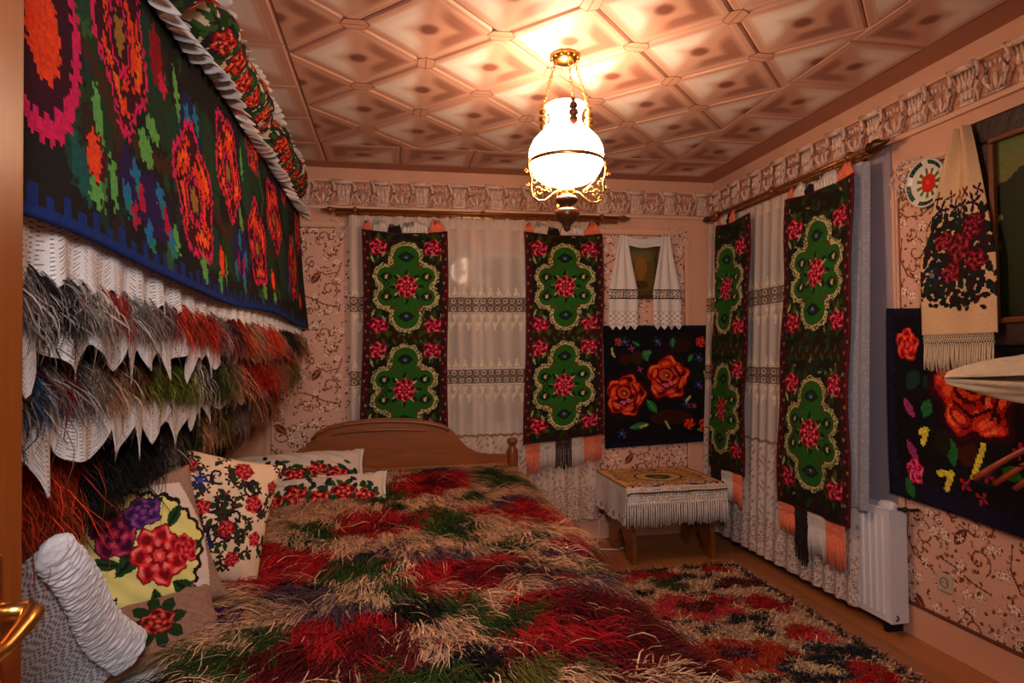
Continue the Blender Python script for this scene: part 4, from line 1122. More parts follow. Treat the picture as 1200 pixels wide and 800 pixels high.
# ------------------------------------------------------------------ bed
BX0, BX1, BY0, BY1 = -1.10, .80, 1.42, 4.38
bed = thing('wooden_bed', 'wide honey brown wooden bed with a carved arched headboard and turned posts', 'bed')
def arch(x):       # top outline of the headboard
    pts = [(-1.06, .675), (-.72, .675), (-.68, .69), (-.665, .715), (-.60, .73), (-.55, .78), (-.50, .86), (-.42, .90), (-.30, .925), (-.15, .938), (-.05, .94), (.08, .935), (.22, .915), (.33, .885), (.40, .83), (.46, .75), (.52, .70), (.60, .675), (.80, .67)]
    return np.interp(x, [p[0] for p in pts], [p[1] for p in pts])
xs = list(np.linspace(-1.05, .76, 70))
poly = [(x, float(arch(x))) for x in xs]+[(.76, .60), (-1.05, .60)]
bm = bmesh.new(); prism(bm, poly, 4.285, 4.325, bev=.006); o = obj('crown_board', bm, M_woodx, bed)
bm = bmesh.new()   # carved moulding following the arch
tube(bm, [(x, 4.28, float(arch(x))-.012-.008*math.cos(x*3)) for x in np.linspace(-.52, .36, 40)], .011, 8)
tube(bm, [(x, 4.28, .865-.17*(x+.08)**2*1.4+.0) for x in np.linspace(-.40, .22, 24)], [.002+.009*math.sin(i/23*PI) for i in range(24)], 8)
obj('arch_moulding', bm, M_woodx, bed, smooth=True)
bm = bmesh.new(); box(bm, -1.05, .76, 4.275, 4.33, .585, .612, bev=.008); obj('cross_rail', bm, M_woodx, bed)
for x0, x1 in ((-1.05, -.52), (-.50, .22), (.24, .76)):
    bm = bmesh.new(); box(bm, x0, x1, 4.295, 4.32, .30, .575, bev=.008); obj('lower_panel', bm, M_woodx, bed)
bm = bmesh.new(); box(bm, -1.05, .76, 4.282, 4.325, .20, .31, bev=.006); obj('lower_rail', bm, M_woodx, bed)
for x in (-1.075, .795):
    bm = bmesh.new(); lathe(bm, [(.0, 0), (.038, 0), (.038, .62), (.040, .66), (.040, .685), (.036, .70), (.024, .715), (.021, .725), (.024, .735), (.034, .745), (.038, .757), (.036, .77), (.026, .778), (.0, .782)], 24, (x, 4.30, 0), cap=False)
    obj('turned_post', bm, M_wood_d if x < 0 else M_wood, bed)
for x in (BX0, BX1-.03):
    bm = bmesh.new(); box(bm, x, x+.03, BY0+.05, 4.28, .18, .36, bev=.004); obj('side_rail', bm, M_woodx, bed)
bm = bmesh.new(); box(bm, BX0, BX1, BY0, BY0+.035, .10, .40, bev=.004); obj('foot_board', bm, M_woodx, bed)
for x in (BX0+.04, BX1-.04):
    bm = bmesh.new(); box(bm, x-.03, x+.03, BY0+.05, BY0+.11, 0, .18); obj('leg', bm, M_woodx, bed)
bm = bmesh.new(); box(bm, BX0+.035, BX1-.035, BY0+.04, 4.27, .20, .47, bev=.03)
tag(obj('mattress', bm, M_cloth, smooth=True), 'thick white mattress on the wooden bed under the shaggy cover', 'mattress')
cv = Cv(1.1, 2.85, .03, (.80, .82, .87))
def shf(U, V):
    z = .485+.012*np.sin(U*13+V*5)*np.sin(V*7)+.010*np.sin(U*31-V*17)+.008*np.sin(V*33+U*9)
    return -1.14+U, 1.44+V, z
o = sheet('bed_sheet', cv, shf, mat('white_bed_sheet', (.82, .84, .88), .9, bump=.3, bscale=30), thick=.006, smooth=True)
tag(o, 'crumpled white bed sheet showing beside the door handle', 'sheet')

# ---- the shaggy cover
cov = [('green', .02, 2.30, .07, .10), ('dark', .38, 1.86, .05, .12), ('maroon', .30, 1.72, .08, .12), ('black', .42, 2.62, .04, .06), ('dark', -.02, 1.62, .08, .10), ('grey', .36, 2.48, .07, .05), ('green', .36, 3.55, .08, .12), ('greend', .02, 3.42, .05, .12), ('maroon', .66, 1.62, .25, .10), ('dark', .76, 2.16, .10, .04), ('red', -.45, 2.62, .26, .24), ('maroon', -.62, 2.30, .12, .10), ('purple', -.56, 2.12, .13, .10), ('green', -.44, 1.86, .20, .07), ('green', -.30, 1.98, .10, .06), ('dark', -.55, 1.72, .14, .07),
       ('grey', -.27, 2.30, .12, .12), ('red', -.13, 1.92, .15, .20), ('maroon', -.25, 1.74, .13, .14), ('maroon', -.02, 1.80, .08, .18), ('red', -.08, 3.18, .17, .22), ('maroon', -.03, 3.12, .08, .10), ('green', -.08, 3.75, .15, .22),
       ('green', -.10, 2.55, .12, .14), ('purple', -.05, 2.72, .07, .08), ('red', .18, 3.95, .20, .30), ('grey', .20, 4.22, .12, .10), ('maroon', .18, 3.85, .08, .12), ('green', .62, 3.85, .22, .16), ('green', .50, 4.1, .14, .12), ('grey', .60, 3.45, .17, .09), ('red', .50, 3.25, .22, .14), ('red', .70, 3.02, .18, .12), ('grey', .45, 3.34, .08, .06),
       ('green', .20, 3.05, .14, .26), ('greend', .24, 2.95, .06, .12), ('red', .21, 2.42, .20, .20), ('maroon', .26, 2.36, .12, .10), ('grey', .18, 2.62, .13, .09), ('greend', .42, 2.32, .05, .12), ('greend', .46, 2.72, .10, .09), ('red', .70, 2.66, .12, .05), ('purple', .68, 2.56, .12, .05), ('green', .74, 2.36, .14, .06),
       ('maroon', .50, 2.27, .11, .06), ('grey', .50, 2.21, .08, .03), ('red', .48, 2.06, .20, .10), ('maroon', .62, 1.95, .26, .17), ('grey', .62, 2.10, .10, .03), ('maroon', .60, 1.70, .28, .20), ('red', .42, 1.80, .12, .13), ('green', .11, 2.12, .09, .10), ('black', .03, 2.10, .08, .09), ('green', .27, 1.97, .10, .12),
       ('black', .17, 1.68, .11, .12), ('green', .08, 1.64, .08, .10), ('grey', -.14, 2.12, .08, .08), ('dark', .74, 1.72, .07, .13), ('olive', .30, 1.60, .10, .07), ('green', -.33, 3.05, .08, .2), ('dark', -.30, 2.42, .04, .08), ('greend', .80, 2.75, .06, .2), ('dark', .82, 3.9, .05, .3)]
bc = thing('shaggy_bed_cover', 'long haired wool bed cover, cream with dark red and green flowers, on the bed', 'bed cover')
CU0, CU1, CV0, CV1 = -.56, .93, 1.40, 4.26
def bedz(x, y):
    edge = .66+.03*np.sin(y*5)
    k = np.clip((x-edge)/(CU1-edge), 0, 1)
    k2 = np.clip((CV0+.12-y)/.12, 0, 1)
    z = .525+.012*np.sin(x*8+y*3)*np.cos(y*5-x*2)+.012*np.sin(y*2.1)+.035*np.clip((y-3.6)/.6, 0, 1)
    return z - .21*k**1.7 - .05*k2*k2
gx, gy = 70, 130
U, V = np.meshgrid(np.linspace(CU0, CU1, gx+1), np.linspace(CV0, CV1, gy+1))
cxs, cys = np.meshgrid((np.arange(gx)+.5)/gx*(CU1-CU0)+CU0, (np.arange(gy)+.5)/gy*(CV1-CV0)+CV0)
C_ = pcolor(cov, cxs.ravel(), cys.ravel(), (.74, .60, .42), .01)*.7
o = obj('woven_ground', npmesh('woven_ground', np.stack([U, V, bedz(U, V)], -1), gridF(gy, gx)[:, ::-1], L(C_), True), M_fur, bc)
s_ = o.modifiers.new('thickness', 'SOLIDIFY'); s_.thickness = .012; s_.offset = 0
nc, per = 5200, 18
kx = rng.uniform(CU0, CU1, nc); ky = CV0+(CV1-CV0)*rng.random(nc)**1.25
cl_len = rng.uniform(.11, .23, nc); ca = rng.normal(0, .45, nc)
sw_ = .5*np.sin(kx*5+ky*3)+.35*np.sin(ky*7-kx*4)
bang = np.arctan2(-.55-.5*np.clip(2.3-ky, 0, 1), (kx-.05)*1.6+.15)      # outwards and towards the foot
bang = bang+ca+sw_*.5
X_ = np.repeat(kx, per)+rng.normal(0, .011, nc*per); Y_ = np.repeat(ky, per)+rng.normal(0, .013, nc*per)
X_ = np.clip(X_, CU0, CU1); Y_ = np.clip(Y_, CV0, CV1)
ang = np.repeat(bang, per)+rng.normal(0, .13, nc*per)
e = 1e-3
gzx = (bedz(X_+e, Y_)-bedz(X_-e, Y_))/(2*e); gzy = (bedz(X_, Y_+e)-bedz(X_, Y_-e))/(2*e)
dx_, dy_ = np.cos(ang), np.sin(ang)
D_ = np.stack([dx_, dy_, gzx*dx_+gzy*dy_+rng.uniform(.10, .42, nc*per)], 1)
Nn = np.stack([-gzx, -gzy, np.ones(nc*per)], 1)+rng.normal(0, .18, (nc*per, 3))
ccol = pcolor(cov, kx, ky, (.80, .62, .48), .010)
pc = pcolor(cov, X_, Y_, (.80, .62, .48), .012)
mixk = rng.random((nc*per, 1)) < .6
C_ = np.where(mixk, np.repeat(ccol, per, 0), pc)
tipc = rng.random(nc*per) < .022
C_[tipc] = (.88, .72, .56)
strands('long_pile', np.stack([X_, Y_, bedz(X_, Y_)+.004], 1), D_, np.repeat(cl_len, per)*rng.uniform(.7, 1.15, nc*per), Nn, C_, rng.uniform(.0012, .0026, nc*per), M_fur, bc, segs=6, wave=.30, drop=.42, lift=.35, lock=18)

# ------------------------------------------------------------------ cushions
def frame_of(nrm, roll=0):
    n = Vector(nrm).normalized(); a = Vector((0, 0, 1)) if abs(n.z) < .93 else Vector((0, 1, 0))
    x = a.cross(n).normalized(); y = n.cross(x)
    x2 = x*math.cos(roll)+y*math.sin(roll); y2 = -x*math.sin(roll)+y*math.cos(roll)
    M = Matrix((x2, y2, n)).transposed().to_4x4(); return M
def cushion(name, label, cat, c, nrm, roll, wd, hg, th, cv, m_=None, group=None, back=(.85, .83, .80), frill=None, wrinkle=.004):
    """local x right, y up, z out of the face"""
    t = thing(name, label, cat, group=group); M = frame_of(nrm, roll); M.translation = c; t.matrix_world = M
    nx, ny = cv.nx, cv.ny
    U, V = np.meshgrid(np.linspace(-1, 1, nx+1), np.linspace(1, -1, ny+1))
    def shape(s):
        prof = np.clip((1-np.abs(U)**2.6), 0, 1)**.55*np.clip((1-np.abs(V)**2.6), 0, 1)**.55
        x = U*wd/2*(1-.07*(1-V*V)**1.0*np.abs(U)**3); y = V*hg/2*(1-.07*(1-U*U)*np.abs(V)**3)
        z = s*th/2*prof+wrinkle*prof*np.sin(U*9+V*5)*np.sin(V*11-U*3)+wrinkle*.7*np.sin(U*23+V*17)*prof
        return np.stack([x, y, z], -1)
    C = L(cv.a[..., :3])
    obj('cushion_front', npmesh(name, shape(1), gridF(ny, nx), C.reshape(-1, 3), True), m_ or M_fine, t)
    bc_ = np.tile(L(back), (ny*nx, 1))
    st = 3
    Us = shape(-1)[::1, ::1]
    obj('cushion_back', npmesh(name, Us, gridF(ny, nx)[:, ::-1], bc_, True), m_ or M_fine, t)
    if frill:
        fw_, amp, mm_ = frill
        per_ = []
        n1, n2 = 90, 70
        for i in range(n1): per_.append((-1+2*i/n1, 1))
        for i in range(n2): per_.append((1, 1-2*i/n2))
        for i in range(n1): per_.append((1-2*i/n1, -1))
        for i in range(n2): per_.append((-1, -1+2*i/n2))
        P = np.array(per_+per_[:1]); n = len(P)
        bx_ = P[:, 0]*wd/2*(1-.07*(1-P[:, 1]**2)); by_ = P[:, 1]*hg/2*(1-.07*(1-P[:, 0]**2))
        k = 4; rows = []
        s = np.arange(n)
        for j in range(k+1):
            f = j/k
            ox, oy = P[:, 0]*np.abs(P[:, 0])**3, P[:, 1]*np.abs(P[:, 1])**3
            rows.append(np.stack([bx_+ox*fw_*f, by_+oy*fw_*f, amp*f*np.sin(s*1.05)+amp*.5*f*np.sin(s*.37)+0*s], -1))
        me = npmesh('frill', np.stack(rows), gridF(k, n-1), None, True); fo = obj('frill', me, mm_, t)
        so = fo.modifiers.new('thickness', 'SOLIDIFY'); so.thickness = .0025
    return t
# P1: yellow diamond cushion
c1 = Cv(.50, .50, .004, (.62, .48, .40)); X, Y = c1.X, c1.Y
c1.speck(np.ones(X.shape, bool), [(.58, .44, .36)], .4)
a_, b_ = c1.rel(.25, .25, 0)
dm = abs(a_)*1.0+abs(b_)*.95
c1.put(np.maximum(abs(a_), abs(b_))+.25*np.minimum(abs(a_), abs(b_)) < .245, (.86, .76, .70))
dd_ = np.maximum(abs(a_), abs(b_))+.55*np.minimum(abs(a_), abs(b_))
wob = .008*np.sin(np.arctan2(b_, a_)*26)
c1.put(abs(dd_-.235-wob) < .009, (.14, .07, .08)); c1.put(dd_+0*wob < .226+wob, (.90, .84, .50))
gd = (.12, .26, .10)
for x, y, l, wd_, a, c_ in ((.17, .30, .13, .03, -.6, gd), (.10, .22, .11, .02, .5, gd), (.20, .24, .10, .025, .3, (.10, .20, .08)), (.33, .38, .11, .03, .9, gd), (.27, .38, .10, .02, 1.6, gd), (.38, .30, .09, .02, -.2, gd), (.28, .12, .1, .02, -.3, gd), (.17, .13, .09, .03, -1.7, gd), (.16, .36, .09, .012, 2.2, (.12, .10, .08)), (.36, .2, .09, .02, -.8, gd)): c1.leaf(x, y, l, wd_, a, c_, (.05, .1, .05))
c1.rose(.20, .16, .07, .085, [(.25, .05, .18), (.50, .08, .25), (.66, .12, .28), (.80, .3, .4)], .5); c1.rose(.30, .12, .06, .055, [(.20, .10, .30), (.34, .14, .42), (.48, .2, .5), (.6, .3, .5)], 2)
c1.rose(.31, .28, .085, .10, [(.50, .05, .08), (.78, .10, .14), (.90, .24, .24), (.96, .5, .42)], 1.2, n=7); c1.rose(.40, .29, .04, .05, [(.5, .05, .1), (.75, .1, .15), (.85, .2, .25), (.9, .3, .3)], 1)
c1.rose(.075, .34, .06, .055, [(.12, .04, .08), (.26, .06, .12), (.36, .08, .14), (.5, .1, .2)], 2)
for x, y in ((.13, .40), (.10, .27), (.17, .43)): c1.spiral(x, y, .03, 1, 1.2, .004, (.22, .30, .12))
for x, y in ((.06, .06), (.10, .12), (.30, .445), (.38, .43), (.34, .455)): c1.blossom(x, y, .02, (.60, .25, .35), (.2, .35, .2), 4, x*9)
cushion('embroidered_cushion', 'yellow diamond cushion with purple and red roses leaning under the wool stack', 'cushion', (-.765, 2.08, .765), (.42, -.80, .28), .20, .42, .43, .15, c1, back=(.62, .48, .40))
# small brown cushion below it with a red rose
c5 = Cv(.42, .22, .004, (.60, .44, .36)); c5.speck(np.ones(c5.X.shape, bool), [(.55, .40, .32)], .4)
for a in np.arange(8)*PI/4: c5.leaf(.24+.02*math.cos(a), .11+.02*math.sin(a), .06, .018, a, (.12, .20, .08))
c5.rose(.24, .11, .045, .035, [(.3, .04, .05), (.6, .08, .10), (.75, .2, .15), (.8, .4, .3)], 1)
cushion('embroidered_cushion', 'brown cushion with a single red rose lying under the yellow diamond cushion', 'cushion', (-.70, 1.98, .575), (.30, -.62, .62), .12, .40, .22, .10, c5, back=(.6, .45, .36))
# P2: white cushion with busy small flowers
c2 = Cv(.46, .46, .0042, (.93, .80, .66)); X, Y = c2.X, c2.Y
for q in range(130):
    x, y = rng.random()*.46, rng.random()*.42; c2.blossom(x, y, .019, (.16, .09, .13), (.5, .1, .15), 4, q); c2.leaf(x, y, .035, .009, q, (.16, .22, .10))
for q in range(14):
    x, y = rng.random()*.46, .04+rng.random()*.36; c2.spiral(x, y, .035, q, .9, .0045, (.14, .09, .12))
for x, y, r in ((.10, .08, .03), (.30, .06, .036), (.18, .22, .028), (.36, .18, .032), (.28, .28, .03), (.40, .30, .026), (.12, .33, .026), (.33, .38, .026), (.05, .2, .026), (.43, .10, .024), (.2, .42, .025)): c2.rose(x, y, r, r, [(.45, .05, .08), (.70, .10, .13), (.84, .20, .2), (.9, .4, .4)], x*20)
c2.blossom(.15, .13, .04, (.12, .18, .45), (.3, .3, .6), 7); c2.blossom(.22, .34, .03, (.12, .18, .45), (.3, .3, .6), 5)
cushion('embroidered_cushion', 'white cushion with tiny dark and red flowers behind the yellow diamond cushion', 'cushion', (-.665, 2.50, .775), (.42, -.80, .30), -.32, .44, .46, .18, c2, back=(.9, .85, .8))
# P3, P4: two stacked long pillows with rose bands
def rose_band(w_, h_, seed, base=(.88, .82, .76), y0=.5):
    cv = Cv(w_, h_, .0044, base); R = np.random.default_rng(seed)
    yb = h_*y0
    for q in range(int(w_/.008)):
        x = .03+R.random()*(w_-.06); cv.leaf(x, yb+R.normal(0, .045), .055, .015, R.random()*6.3, [(.10, .28, .10), (.12, .12, .14), (.20, .36, .14), (.18, .18, .30)][q % 4])
    for q in range(int(w_/.13)):
        x = .07+q*.125; y = yb+(.018 if q % 2 else -.02)
        cv.rose(x, y, .066, .058, [(.30, .04, .07), (.68, .09, .11), (.86, .20, .20), (.95, .55, .45)], q*1.3+seed)
        cv.blossom(x+.06, y+.015, .028, (.22, .22, .32), (.5, .5, .5), 5, q)
        for a in (.4, 2.6, -1.2): cv.leaf(x+.045*math.cos(a), y+.04*math.sin(a), .05, .015, a, (.10, .30, .12))
    return cv
cushion('embroidered_pillow', 'white pillow with a red rose band, the upper of the two stacked at the headboard', 'pillow', (-.58, 3.90, .640), (.06, -.52, .84), .03, .82, .42, .18, rose_band(.86, .42, 3, y0=.62), frill=(.012, .004, M_cloth))
cushion('embroidered_pillow', 'white rose pillow, the lower and nearer of the two stacked at the headboard', 'pillow', (-.43, 3.60, .560), (.05, -.60, .80), .05, .80, .34, .17, rose_band(.82, .30, 8, y0=.6), frill=(.012, .004, M_cloth))
# P5: white gathered cushion by the door
cv = Cv(.62, .17, .006, (.86, .85, .86)); 
t = thing('gathered_cushion', 'white cushion with a shiny gathered edge between door handle and yellow diamond cushion', 'cushion')
M_satin = mat('white_satin', (.84, .84, .87), .35, bump=.5, bscale=40, Sheen_Weight=.3)
P0, P1_ = np.array([-.655, 1.36, 1.00]), np.array([-.67, 1.80, .590])
n1, n2 = 300, 60
S_, Tt = np.meshgrid(np.linspace(0, 1, n1+1), np.linspace(0, 1, n2+1), indexing='ij')
cen = P0+(P1_-P0)*S_[..., None]; cen[..., 2] -= .012*np.sin(S_*PI); cen[..., 0] += .012*np.sin(S_*7)
axis_ = (P1_-P0)/np.linalg.norm(P1_-P0)
side_ = np.cross(axis_, [.55, -.7, .35]); side_ /= np.linalg.norm(side_); nr_ = np.cross(side_, axis_)
ang_ = Tt*2*PI
cr_ = np.zeros(S_.shape)
for q in range(16):
    fq = rng.uniform(35, 170); cr_ += (40/fq)**.6*np.abs(np.sin(S_*fq+rng.uniform(-3, 3)*np.sin(ang_+q)+rng.uniform(0, 6)+1.5*np.sin(ang_*2+q)))*.12
wob_ = .55+cr_*.95
endk = np.clip(np.minimum(S_, 1-S_)*22, 0, 1)**.5
ra, rb = .038+.016*S_, .017+.004*S_
V_ = cen+side_*(ra*np.cos(ang_)*(.60+.40*wob_)*endk)[..., None]+nr_*(rb*np.sin(ang_)*wob_*endk)[..., None]
obj('gathered_edge', npmesh('gathered_edge', V_, gridF(n1, n2), None, True), M_satin, t)
M_lace = vmat('lace_cloth', .9, .2, 300, .1)
cl = Cv(.42, .60, .0035, (.80, .79, .80)); pat = np.sin(cl.X*330+3*np.sin(cl.Y*70))*np.sin(cl.Y*260+2*np.sin(cl.X*50)); cl.put(pat > .30, (.50, .47, .48)); cl.put(pat < -.6, (.90, .90, .92))
U, V = np.meshgrid(np.linspace(0, 1, cl.nx+1), np.linspace(0, 1, cl.ny+1))
Pp = P0+(P1_-P0)*V[..., None]; Pp = Pp+np.stack([-.20*U, -.10*U, -.16*U-.0*V], -1); Pp[..., 1] -= .0
Pp[..., 2] = np.maximum(Pp[..., 2]-.04*U, .50+.02*U); Pp[..., 0] += .03*np.sin(V*6)*U
obj('lace_side', npmesh('lace_side', Pp, gridF(cl.ny, cl.nx), L(cl.a).reshape(-1, 3), True), M_lace, t)
# solid body behind
bm = bmesh.new(); ball(bm, Vector((-.90, 1.78, .72)), .17, .95, 1.1, .85, 20, 14); obj('cushion_body', bm, M_cloth, t)

# ------------------------------------------------------------------ wall of folded textiles on the left
shelf = thing('textile_rack', 'wooden rack along the left wall carrying the stacked wool blankets', 'rack', (X0, 0, 0))
bm = bmesh.new(); box(bm, .012, .30, 1.16, 4.40, .93, .955, bev=.004); obj('board', bm, M_wood, shelf)
bm = bmesh.new(); box(bm, .014, .075, 1.20, 1.26, 0, .93); lp_ = obj('upright', bm, M_wood, shelf)
for y in (1.55, 3.0):
    o = dup(lp_, shelf); o.location = (0, y, 0)
def folded(name, label, cat, xf, z0, z1, c_, y0=1.12, y1=4.43, xb=X0+.01, mm_=None):
    bm = bmesh.new(); n = 40; prof = []
    for i in range(9):
        a = -PI/2+PI*i/8; r = (z1-z0)/2; prof.append((xf-r+r*math.cos(a), (z0+z1)/2+r*math.sin(a)))
    poly = [(xb, z0)]+prof+[(xb, z1)]
    rows = []
    for k in range(n+1):
        y = y0+(y1-y0)*k/n; rows.append([bm.verts.new((x+(.008*math.sin(k*1.3+z*20) if x > xb+.01 else 0), y, z)) for x, z in poly])
    for a, b_ in zip(rows[:-1], rows[1:]):
        for i in range(len(poly)): bm.faces.new((a[i], b_[i], b_[(i+1) % len(poly)], a[(i+1) % len(poly)])).smooth = True
    bm.faces.new(rows[0]); bm.faces.new(rows[-1][::-1])
    bmesh.ops.recalc_face_normals(bm, faces=bm.faces[:])
    t = thing(name, label, cat)
    obj('folded_body', bm, mm_ or mat('folded_wool', c_, .95, noise=.2, nscale=20), t)
    return t
def lcol(stops, y, z=None):
    ys = [s[0] for s in stops]; cs = np.array([s[1] for s in stops], float)
    yy = y+rng.normal(0, .035, len(y))
    idx = np.clip(np.searchsorted(ys, yy)-1, 0, len(ys)-1)
    return np.clip(cs[idx]*(1+rng.normal(0, .18, (len(y), 1))), .01, .97)
BK, GY, WH_, RD, OR, DR, GN, OL, TN = (.08, .07, .08), (.48, .44, .42), (.78, .72, .66), (.62, .10, .09), (.70, .28, .12), (.34, .08, .10), (.10, .16, .10), (.34, .36, .12), (.60, .44, .34)
BL = (.14, .25, .38)
def shag(t, n, xf, z0, z1, stops, y0, y1, ln, up=.75, out=.25, wd=.0021):
    per = 16; nc = n//per; ky = y0+(y1-y0)*rng.random(nc)**1.5; kz = rng.uniform(z0, z1, nc)
    y = np.repeat(ky, per)+rng.normal(0, .012, nc*per); z = np.repeat(kz, per)+rng.normal(0, .008, nc*per)
    y = np.clip(y, y0, y1)
    r = (z1-z0)/2
    x = np.full(len(y), xf)-.012
    dy = np.repeat(rng.normal(0, .30, nc), per)+rng.normal(0, .15, nc*per)
    D = np.stack([rng.uniform(.5*out, 1.6*out, len(y)), dy, np.full(len(y), -1.)+rng.normal(0, .15, len(y))], 1)
    Nn = np.stack([np.ones(len(y)), rng.normal(0, .3, len(y)), rng.normal(0, .2, len(y))], 1)
    C = np.where(rng.random((len(y), 1)) < .8, np.repeat(lcol(stops, ky), per, 0), lcol(stops, y))*(1+rng.normal(0, .15, (len(y), 1)))
    C = np.clip(C, .02, .97); ln = ln*np.where(rng.random(len(y)) < .035, 2.1, 1.0)
    ln = ln*(1+up*np.clip((y-1.9)/.7, 0, 1))
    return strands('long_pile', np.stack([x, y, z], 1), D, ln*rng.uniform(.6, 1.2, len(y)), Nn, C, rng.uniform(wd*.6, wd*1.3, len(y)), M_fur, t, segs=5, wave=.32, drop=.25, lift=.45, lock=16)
def lace(label, xt, xf, ztop, zhem, y0, y1, per, depth, thick=.0025, holes=True, bulge=.01):
    """white lace cloth hanging with a pointed hem"""
    z0_ = ztop*9
    cv = Cv(y1-y0, 1.0, .010, (.86, .85, .86), .012)
    X, Y = cv.X, cv.Y
    pat = np.sin(X*120)*np.sin(Y*90*1.6); 
    if holes: cv.put((Y > .35) & (pat > .62), (.48, .45, .46)); cv.put((Y > .35) & (pat < -.7), (.93, .92, .92))
    def fn(U, V):
        y = y0+U; Uj = U+.28*per*np.sin(U*11+z0_)+.15*per*np.sin(U*27); tri = np.abs(((Uj/per) % 1)-.5)*2
        dep = depth*(1+.30*np.sin(np.floor(Uj/per)*2.4+z0_))*(1-.45*np.clip((U-1.0)/1.6, 0, 1))
        hem = zhem-dep*(1-tri)**.85+depth*.5+.012*np.sin(U*5)
        z = ztop+(hem-ztop)*V
        x = xt+(xf-xt)*np.clip(V*3, 0, 1)**.5-.035*np.clip((U-.9)/.9, 0, 1)*(1 if xt < -.63 else 0)+bulge*np.sin(U*2*PI/per)*V+.004*np.sin(U*40)*V
        return x, y, z
    o = sheet('lace_cloth', cv, fn, M_lace, thick=thick)
    return tag(o, label, 'lace cloth', None)
yA, yB = 1.14, 4.40
t = folded('shaggy_blanket', 'lowest shaggy blanket of the left stack, orange and black tufts above the cushions', 'blanket', -.76, .957, 1.165, (.20, .10, .08), y0=yA, y1=yB-.02)
st3 = [(0, (.60, .18, .08)), (1.62, (.60, .18, .08)), (1.66, (.06, .08, .08)), (2.05, (.10, .11, .09)), (2.25, GY), (2.35, GN), (2.6, TN), (2.9, OL), (3.1, GY), (3.5, TN), (3.9, GN), (4.1, TN)]
shag(t, 9500, -.745, 1.03, 1.17, st3, yA, yB-.03, .085, up=-.2, out=.35)
lace('pointed white lace between the lowest and middle wool blankets', -.690, -.650, 1.31, 1.140, yA, yB-.02, .145, .085)
t = folded('shaggy_blanket', 'middle shaggy blanket of the left stack, grey, red and moss green tufts', 'blanket', -.70, 1.17, 1.375, (.40, .34, .28), y0=yA, y1=yB-.01)
st2 = [(0, GY), (1.22, BL), (1.30, GY), (1.38, DR), (1.44, GY), (1.56, TN), (1.66, (.62, .54, .46)), (1.74, DR), (1.80, OL), (2.05, OL), (2.2, WH_), (2.3, GN), (2.5, (.30, .34, .14)), (2.65, TN), (2.85, RD), (3.4, OR), (3.6, TN), (4.0, OL)]
shag(t, 13000, -.656, 1.275, 1.350, st2, yA, yB-.02, .056, up=.8, out=.50)
lace('pointed white lace between the middle and upper wool blankets', -.635, -.600, 1.48, 1.335, yA, yB-.01, .135, .080)
t = folded('shaggy_blanket', 'upper shaggy blanket of the left stack, grey and red tufts right under the woven rug', 'blanket', -.64, 1.38, 1.565, (.40, .22, .18), y0=yA, y1=yB)
st1 = [(0, GY), (1.20, GY), (1.24, BK), (1.32, GY), (1.43, (.62, .56, .52)), (1.50, RD), (1.56, GY), (1.72, (.50, .42, .40)), (1.84, DR), (1.90, (.70, .20, .10)), (2.05, OR), (2.12, RD), (2.3, GY), (2.42, DR), (2.6, OR), (2.75, TN), (3.0, (.76, .26, .18)), (3.4, TN), (3.6, GN), (3.8, DR), (4.0, TN)]
shag(t, 13000, -.606, 1.445, 1.505, st1, yA, yB-.01, .055, up=.7, out=.50)
lace('long white cloth with a pointed hem hanging directly under the big woven rug', -.628, -.604, 1.66, 1.470, yA-.02, yB, .13, .052)
# quilts hidden under the big rug
for i, z in enumerate((1.57, 1.83, 2.08)):
    folded('folded_quilt', ('lowest', 'middle', 'top')[i]+' folded quilt behind the big woven rose rug', 'quilt', -.665, z, z+.245, (.80, .76, .72), y0=yA, y1=yB-.02)

# ---- the big woven rug
RL_, RH = 3.30, .80
cv = Cv(RL_, RH, .0090, (.10, .10, .10), .0075); X0r, ZT = 1.10, 2.355
X, Y = cv.X, cv.Y
row = (np.arange(cv.ny)[:, None] // 2); jag = ((row % 2)*2-1)*.004+.004*np.sin(row*2.3)
XS, YS = cv.X.copy(), cv.Y.copy()
cv.X = cv.X+jag; colj = (np.arange(cv.nx)[None] // 2); cv.Y = cv.Y+((colj % 2)*2-1)*.006
def P(y, z): return y-X0r, ZT-z
cv.speck(np.ones(X.shape, bool), [(.12, .10, .09)], .3)
DG, TE, LG, BR = (.10, .24, .18), (.10, .34, .32), (.38, .66, .32), (.26, .15, .08)
for y, z, rx, ry in ((1.42, 2.0, .10, .12), (1.36, 1.72, .10, .09), (1.80, 2.0, .12, .10), (1.93, 1.93, .1, .14), (2.22, 2.0, .12, .16), (2.5, 1.75, .2, .1), (1.75, 2.12, .12, .1), (2.15, 1.72, .13, .08), (2.78, 2.1, .12, .16), (3.0, 2.15, .1, .1), (3.2, 1.8, .12, .16), (3.55, 1.85, .14, .2), (3.75, 2.15, .12, .12), (1.45, 1.86, .10, .1), (4.1, 1.9, .12, .2)):
    x, v = P(y, z); cv.ell(x, v, rx, ry, DG if (y*10) % 2 > 1 else (.12, .22, .12))
for q in range(90):
    y = 1.15+rng.random()*3.2; z = 1.64+rng.random()*.68
    cv.leaf(*P(y, z), .06+.08*rng.random(), .016+.014*rng.random(), 1.5+rng.normal(0, .5), [(.12, .26, .17), (.14, .24, .10), (.10, .20, .20), (.18, .13, .08), (.20, .36, .17)][q % 5])
def vine(*pts): cv.stroke([P(*p) for p in pts], .020, BR)
